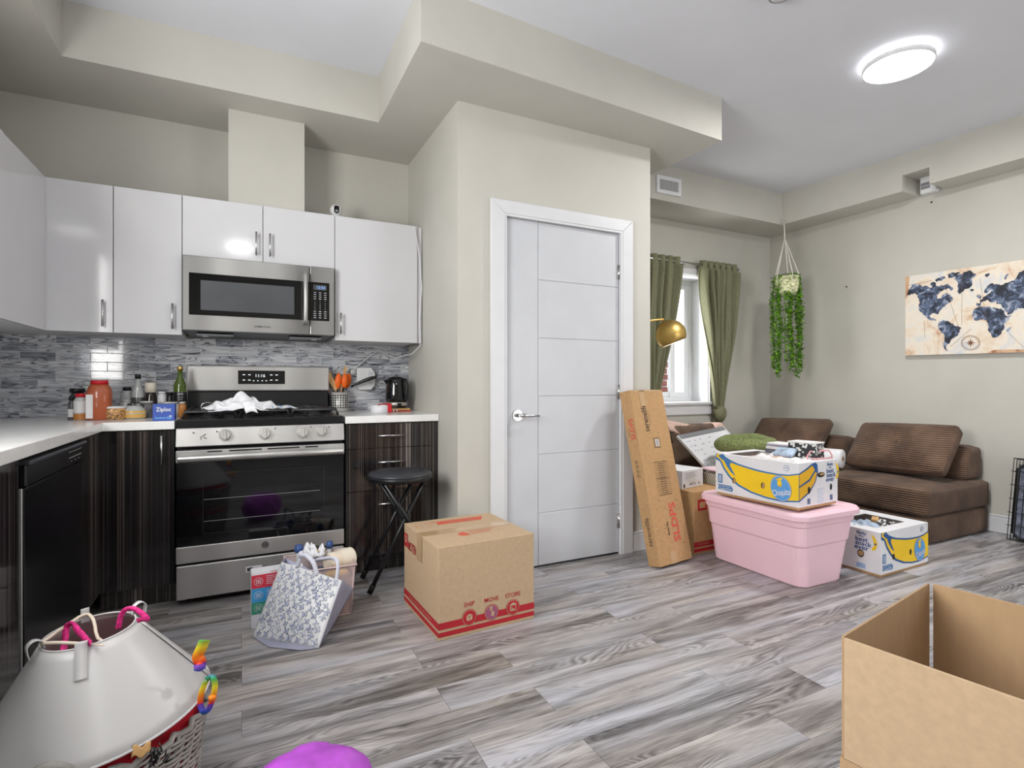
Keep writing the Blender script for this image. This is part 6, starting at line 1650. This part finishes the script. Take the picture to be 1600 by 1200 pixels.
# lampshade lying in the bin
t = thing('lampshade', 'cream plastic tumbler lying on top of the clear bin', 'tumbler', (.40, 2.68, .25))
a, b = atT(512, 878, 2.56), atT(547, 872, 2.66); b = b+Vector((0, 0, .0)); a = a+Vector((0, .0, -.0))
dm = (b-a).normalized()
prof = [(.038, 0), (.042, .03), (.052, (b-a).length-.004), (.053, (b-a).length), (.050, (b-a).length-.001), (.036, .004)]
MB().lathe(prof, a, 28, axis=dm).build('body', 'cream', t)
MB().lathe([(.0385, -.001), (.0425, .03), (.0455, .055), (.0455, .056), (.038, .056)], a, 28, axis=dm).build('sleeve', 'ivory', t)
for nm2, lab, (u, v), T_, r, m_ in (('small_bottle', 'small bottle with blue ribbed cap at the left of the bin', (467, 856), 2.60, .020, 'blue'), ('small_bottle', 'small bottle with blue lid at the back of the clear bin', (515, 850), 2.74, .016, 'blue')):
    p = atT(u, v, T_); tt_ = thing(nm2, lab, 'bottle', p)
    MB().lathe([(r, -.018), (r*1.05, -.006), (r*.9, .012), (0, .018)], p, 14).build('cap', m_, tt_)
    MB().cyl(p-Vector((0, 0, .10)), p-Vector((0, 0, .018)), r*.7, 12).build('neck', 'jarclear', tt_)
crumple('white_socks', 'small white dotted cloth bunched on the clear bin', 'cloth', atT(470, 872, 2.52)+Vector((0, 0, -.005)), (.10, -.03, .0), (.02, .08, .0), .055, 'towel', 31, 14, 12)
t = thing('glasses_frame', 'tortoise and gold glasses lying on top of the bin', 'glasses', atT(500, 860, 2.58))
g0_, g1_, g2_ = atT(492, 852, 2.60), atT(505, 866, 2.56), atT(510, 857, 2.60)
MB().tube([g0_, g0_.lerp(g1_, .5)+Vector((-.006, 0, -.004)), g1_, g2_], .0022, 6).build('rim', 'brass', t)
MB().tube([g0_, g2_+Vector((.01, 0, .002))], .002, 6).build('temple', 'rug', t)
# card box at the left, red / blue / green panels
a = onZ(393, 983, 0); t = thing('panelled_box', 'flat carton with red, blue and green panels behind the tote', 'box', a+Vector((.1, .05, 0)))
ex = Vector((.99, .06, 0)).normalized()*.215; ey = Vector((-.06, .99, 0)).normalized()*.06; hh = .248
MB().obox(a, ex, ey, (0, 0, hh)).build('carton', 'cardw', t, bevel=.001, recalc=True)
MAT['pred'] = P('panel_red', (204, 52, 72), .5, var=.03); MAT['pblue'] = P('panel_blue', (58, 150, 206), .5, var=.03); MAT['pgreen'] = P('panel_green', (58, 150, 120), .5, var=.03)
fp = faceprint(a, ex.normalized(), (0, 0, 1)); fp.o = a+fp.n*.0008
zs = [(.175, .234, 0), (.113, .174, 1), (.062, .112, 2)]
for (z0, z1_, m) in zs:
    fp.rect(0, .213, z0, z1_, m, 1); cz_ = (z0+z1_)/2
    fp.ell(.028, cz_, .0185, .0185, 3, 2); fp.ell(.028, cz_, .0168, .0168, m, 3); fp.rect(.018, .038, cz_-.009, cz_+.009, 3, 4); fp.rect(.0205, .0355, cz_-.0065, cz_+.0065, m, 5); fp.ell(.028, cz_, .004, .004, 3, 6)
    for i in range(5): fp.rect(.060, .100-.006*(i % 3), cz_+.018-i*.0085, cz_+.0205-i*.0085, 3, 2)
fp.text('SAVE', .09, .241, .011, 0, 1); fp.rect(.06, .08, .01, .05, 4, 1)
fp.done('printed_panels', ['pred', 'pblue', 'pgreen', 'mark', 'inkyel'], t)

# butterfly tote bag
pBL, pBR = onZ(394, 996, 0)+Vector((0, 0, .004)), onZ(498, 1014, 0)+Vector((0, 0, .004))
pTL, pTR = atT(440, 878, 2.44), atT(534, 907, 2.36)
t = thing('tote_bag', 'white reusable tote bag printed with grey butterflies', 'bag', (pBL+pBR)/2)
fx = (pBR-pBL); nrm = (pBR-pBL).cross(pTL-pBL).normalized()
if nrm.y > 0: nrm = -nrm
def bagp(u, v, out=0):
    p = (pBL*(1-u)+pBR*u)*(1-v)+(pTL*(1-u)+pTR*u)*v
    b = .018*sin(pi*u)*sin(pi*min(1, v*1.1))
    return p+nrm*(b+out)+Vector((0, 0, -.0))
MB().grid(lambda u, v: bagp(u, v), 22, 22).build('front_panel', 'trim', t, solid=.0015)
gB, gT = onZ(516, 986, 0)+Vector((0, 0, .004)), atT(553, 920, 2.50)
MB().grid(lambda u, v: (pBR*(1-v)+pTR*v)*(1-u)+(gB*(1-v)+gT*v)*u+Vector((0, .012*sin(pi*u)*sin(pi*v), 0)), 8, 14).build('side_gusset', 'greyfab', t, solid=.0015)
bkL, bkT = pBL+Vector((.05, .16, .0)), pTL+Vector((.02, .05, .0))
MB().grid(lambda u, v: (pBL*(1-v)+pTL*v)*(1-u)+(bkL*(1-v)+bkT*v)*u, 6, 12).build('side_gusset', 'greyfab', t, solid=.0015)
MB().grid(lambda u, v: (bkL*(1-v)+bkT*v)*(1-u)+(gB*(1-v)+gT*v)*u, 8, 12).build('back_panel', 'greyfab', t, solid=.0015)
b1, b2 = onZ(420, 1012, 0)+Vector((0, 0, .003)), onZ(470, 1017, 0)+Vector((0, 0, .003))
MB().add([pBL, b1, b2, pBR, gB, bkL], [(0, 1, 2, 3, 4, 5)]).build('bag_base', 'greyfab', t, solid=.002)
# handles
for k, (ua, ub, sp) in enumerate(((.18, .60, 0), (.62, .96, 1))):
    pass
hA, hB_ = bagp(.28, .98, .003), bagp(.62, .97, .003)
strap('handle', [hA, hA.lerp(hB_, .25)+Vector((-.0, 0, .075)), atT(468, 868, 2.40), atT(478, 868, 2.40), hA.lerp(hB_, .8)+Vector((.0, 0, .05)), hB_], .0095, 'strapfab', t)
hC, hD = atT(486, 878, 2.46), bagp(.93, .97, .002)
strap('handle', [hC, atT(500, 874, 2.46), atT(518, 872, 2.45), atT(528, 880, 2.42), hD], .0085, 'strapfab', t)
# butterflies
mb = MB(); rn = random.Random(2)
wing = [(.0, .0), (.10, .42), (.42, .62), (.55, .45), (.40, .12), (.50, -.18), (.32, -.46), (.10, -.34)]
def bfly(u, v, s, a, m):
    c, d = cos(a), sin(a); wd, hg = fx.length, (pTL-pBL).length
    for sg in (-1, 1):
        pts = []
        for (x, y) in wing:
            x, y = x*sg*s, y*s; X_, Y_ = x*c-y*d, x*d+y*c; pts.append(bagp(min(.99, max(.01, u+X_/wd)), min(.99, max(.01, v+Y_/hg)), .0026+.0002*m))
        if sg < 0: pts = pts[::-1]
        mb.add(pts, [tuple(range(len(pts)))], m)
        cen = sum(pts, Vector())/len(pts); pts2 = [cen+(p-cen)*.80+nrm*.0008 for p in pts]; mb.add(pts2, [tuple(range(len(pts2)))], 2+m)
for j in range(11):
    for i in range(8):
        u = .065+i*.122+(.055 if j % 2 else 0)+rn.uniform(-.012, .012); v = .05+j*.088+rn.uniform(-.006, .006)
        if u > .97: continue
        bfly(u, v, .0250*rn.uniform(.85, 1.15), rn.uniform(-.9, .9), rn.randint(0, 1))
MAT['bf1'] = P('slate_print', (88, 94, 112), .7, var=.1, vs=60); MAT['bf2'] = P('grey_print', (122, 128, 142), .7, var=.1, vs=60)
MAT['bf3'] = P('pale_slate_print', (172, 178, 200), .7, var=.1, vs=60); MAT['bf4'] = P('pale_grey_print', (196, 200, 214), .7, var=.1, vs=60)
mb.build('butterfly_print', ['bf1', 'bf2', 'bf3', 'bf4'], t, kind='stuff')
MAT['lettering'] = P('white_lettering', (250, 250, 252), .6, var=0)
def gus(u, v): return (pBR*(1-v)+pTR*v)*(1-u)+(gB*(1-v)+gT*v)*u+Vector((0, .012*sin(pi*u)*sin(pi*v), 0))
tm = MB().text('NATIONS', (0, 0, 0), (1, 0, 0), (0, 1, 0), 1.0, 0, off=0, bold=.01)
wx = max(abs(p[0]) for p in tm.v); lm = MB()
lm.add([gus(.62-p[1]*.55, .52+p[0]/wx*.33)+Vector((-.0045, -.0045, .0035)) for p in tm.v], tm.f, 0)
lm.build('side_lettering', 'lettering', t, kind='stuff')
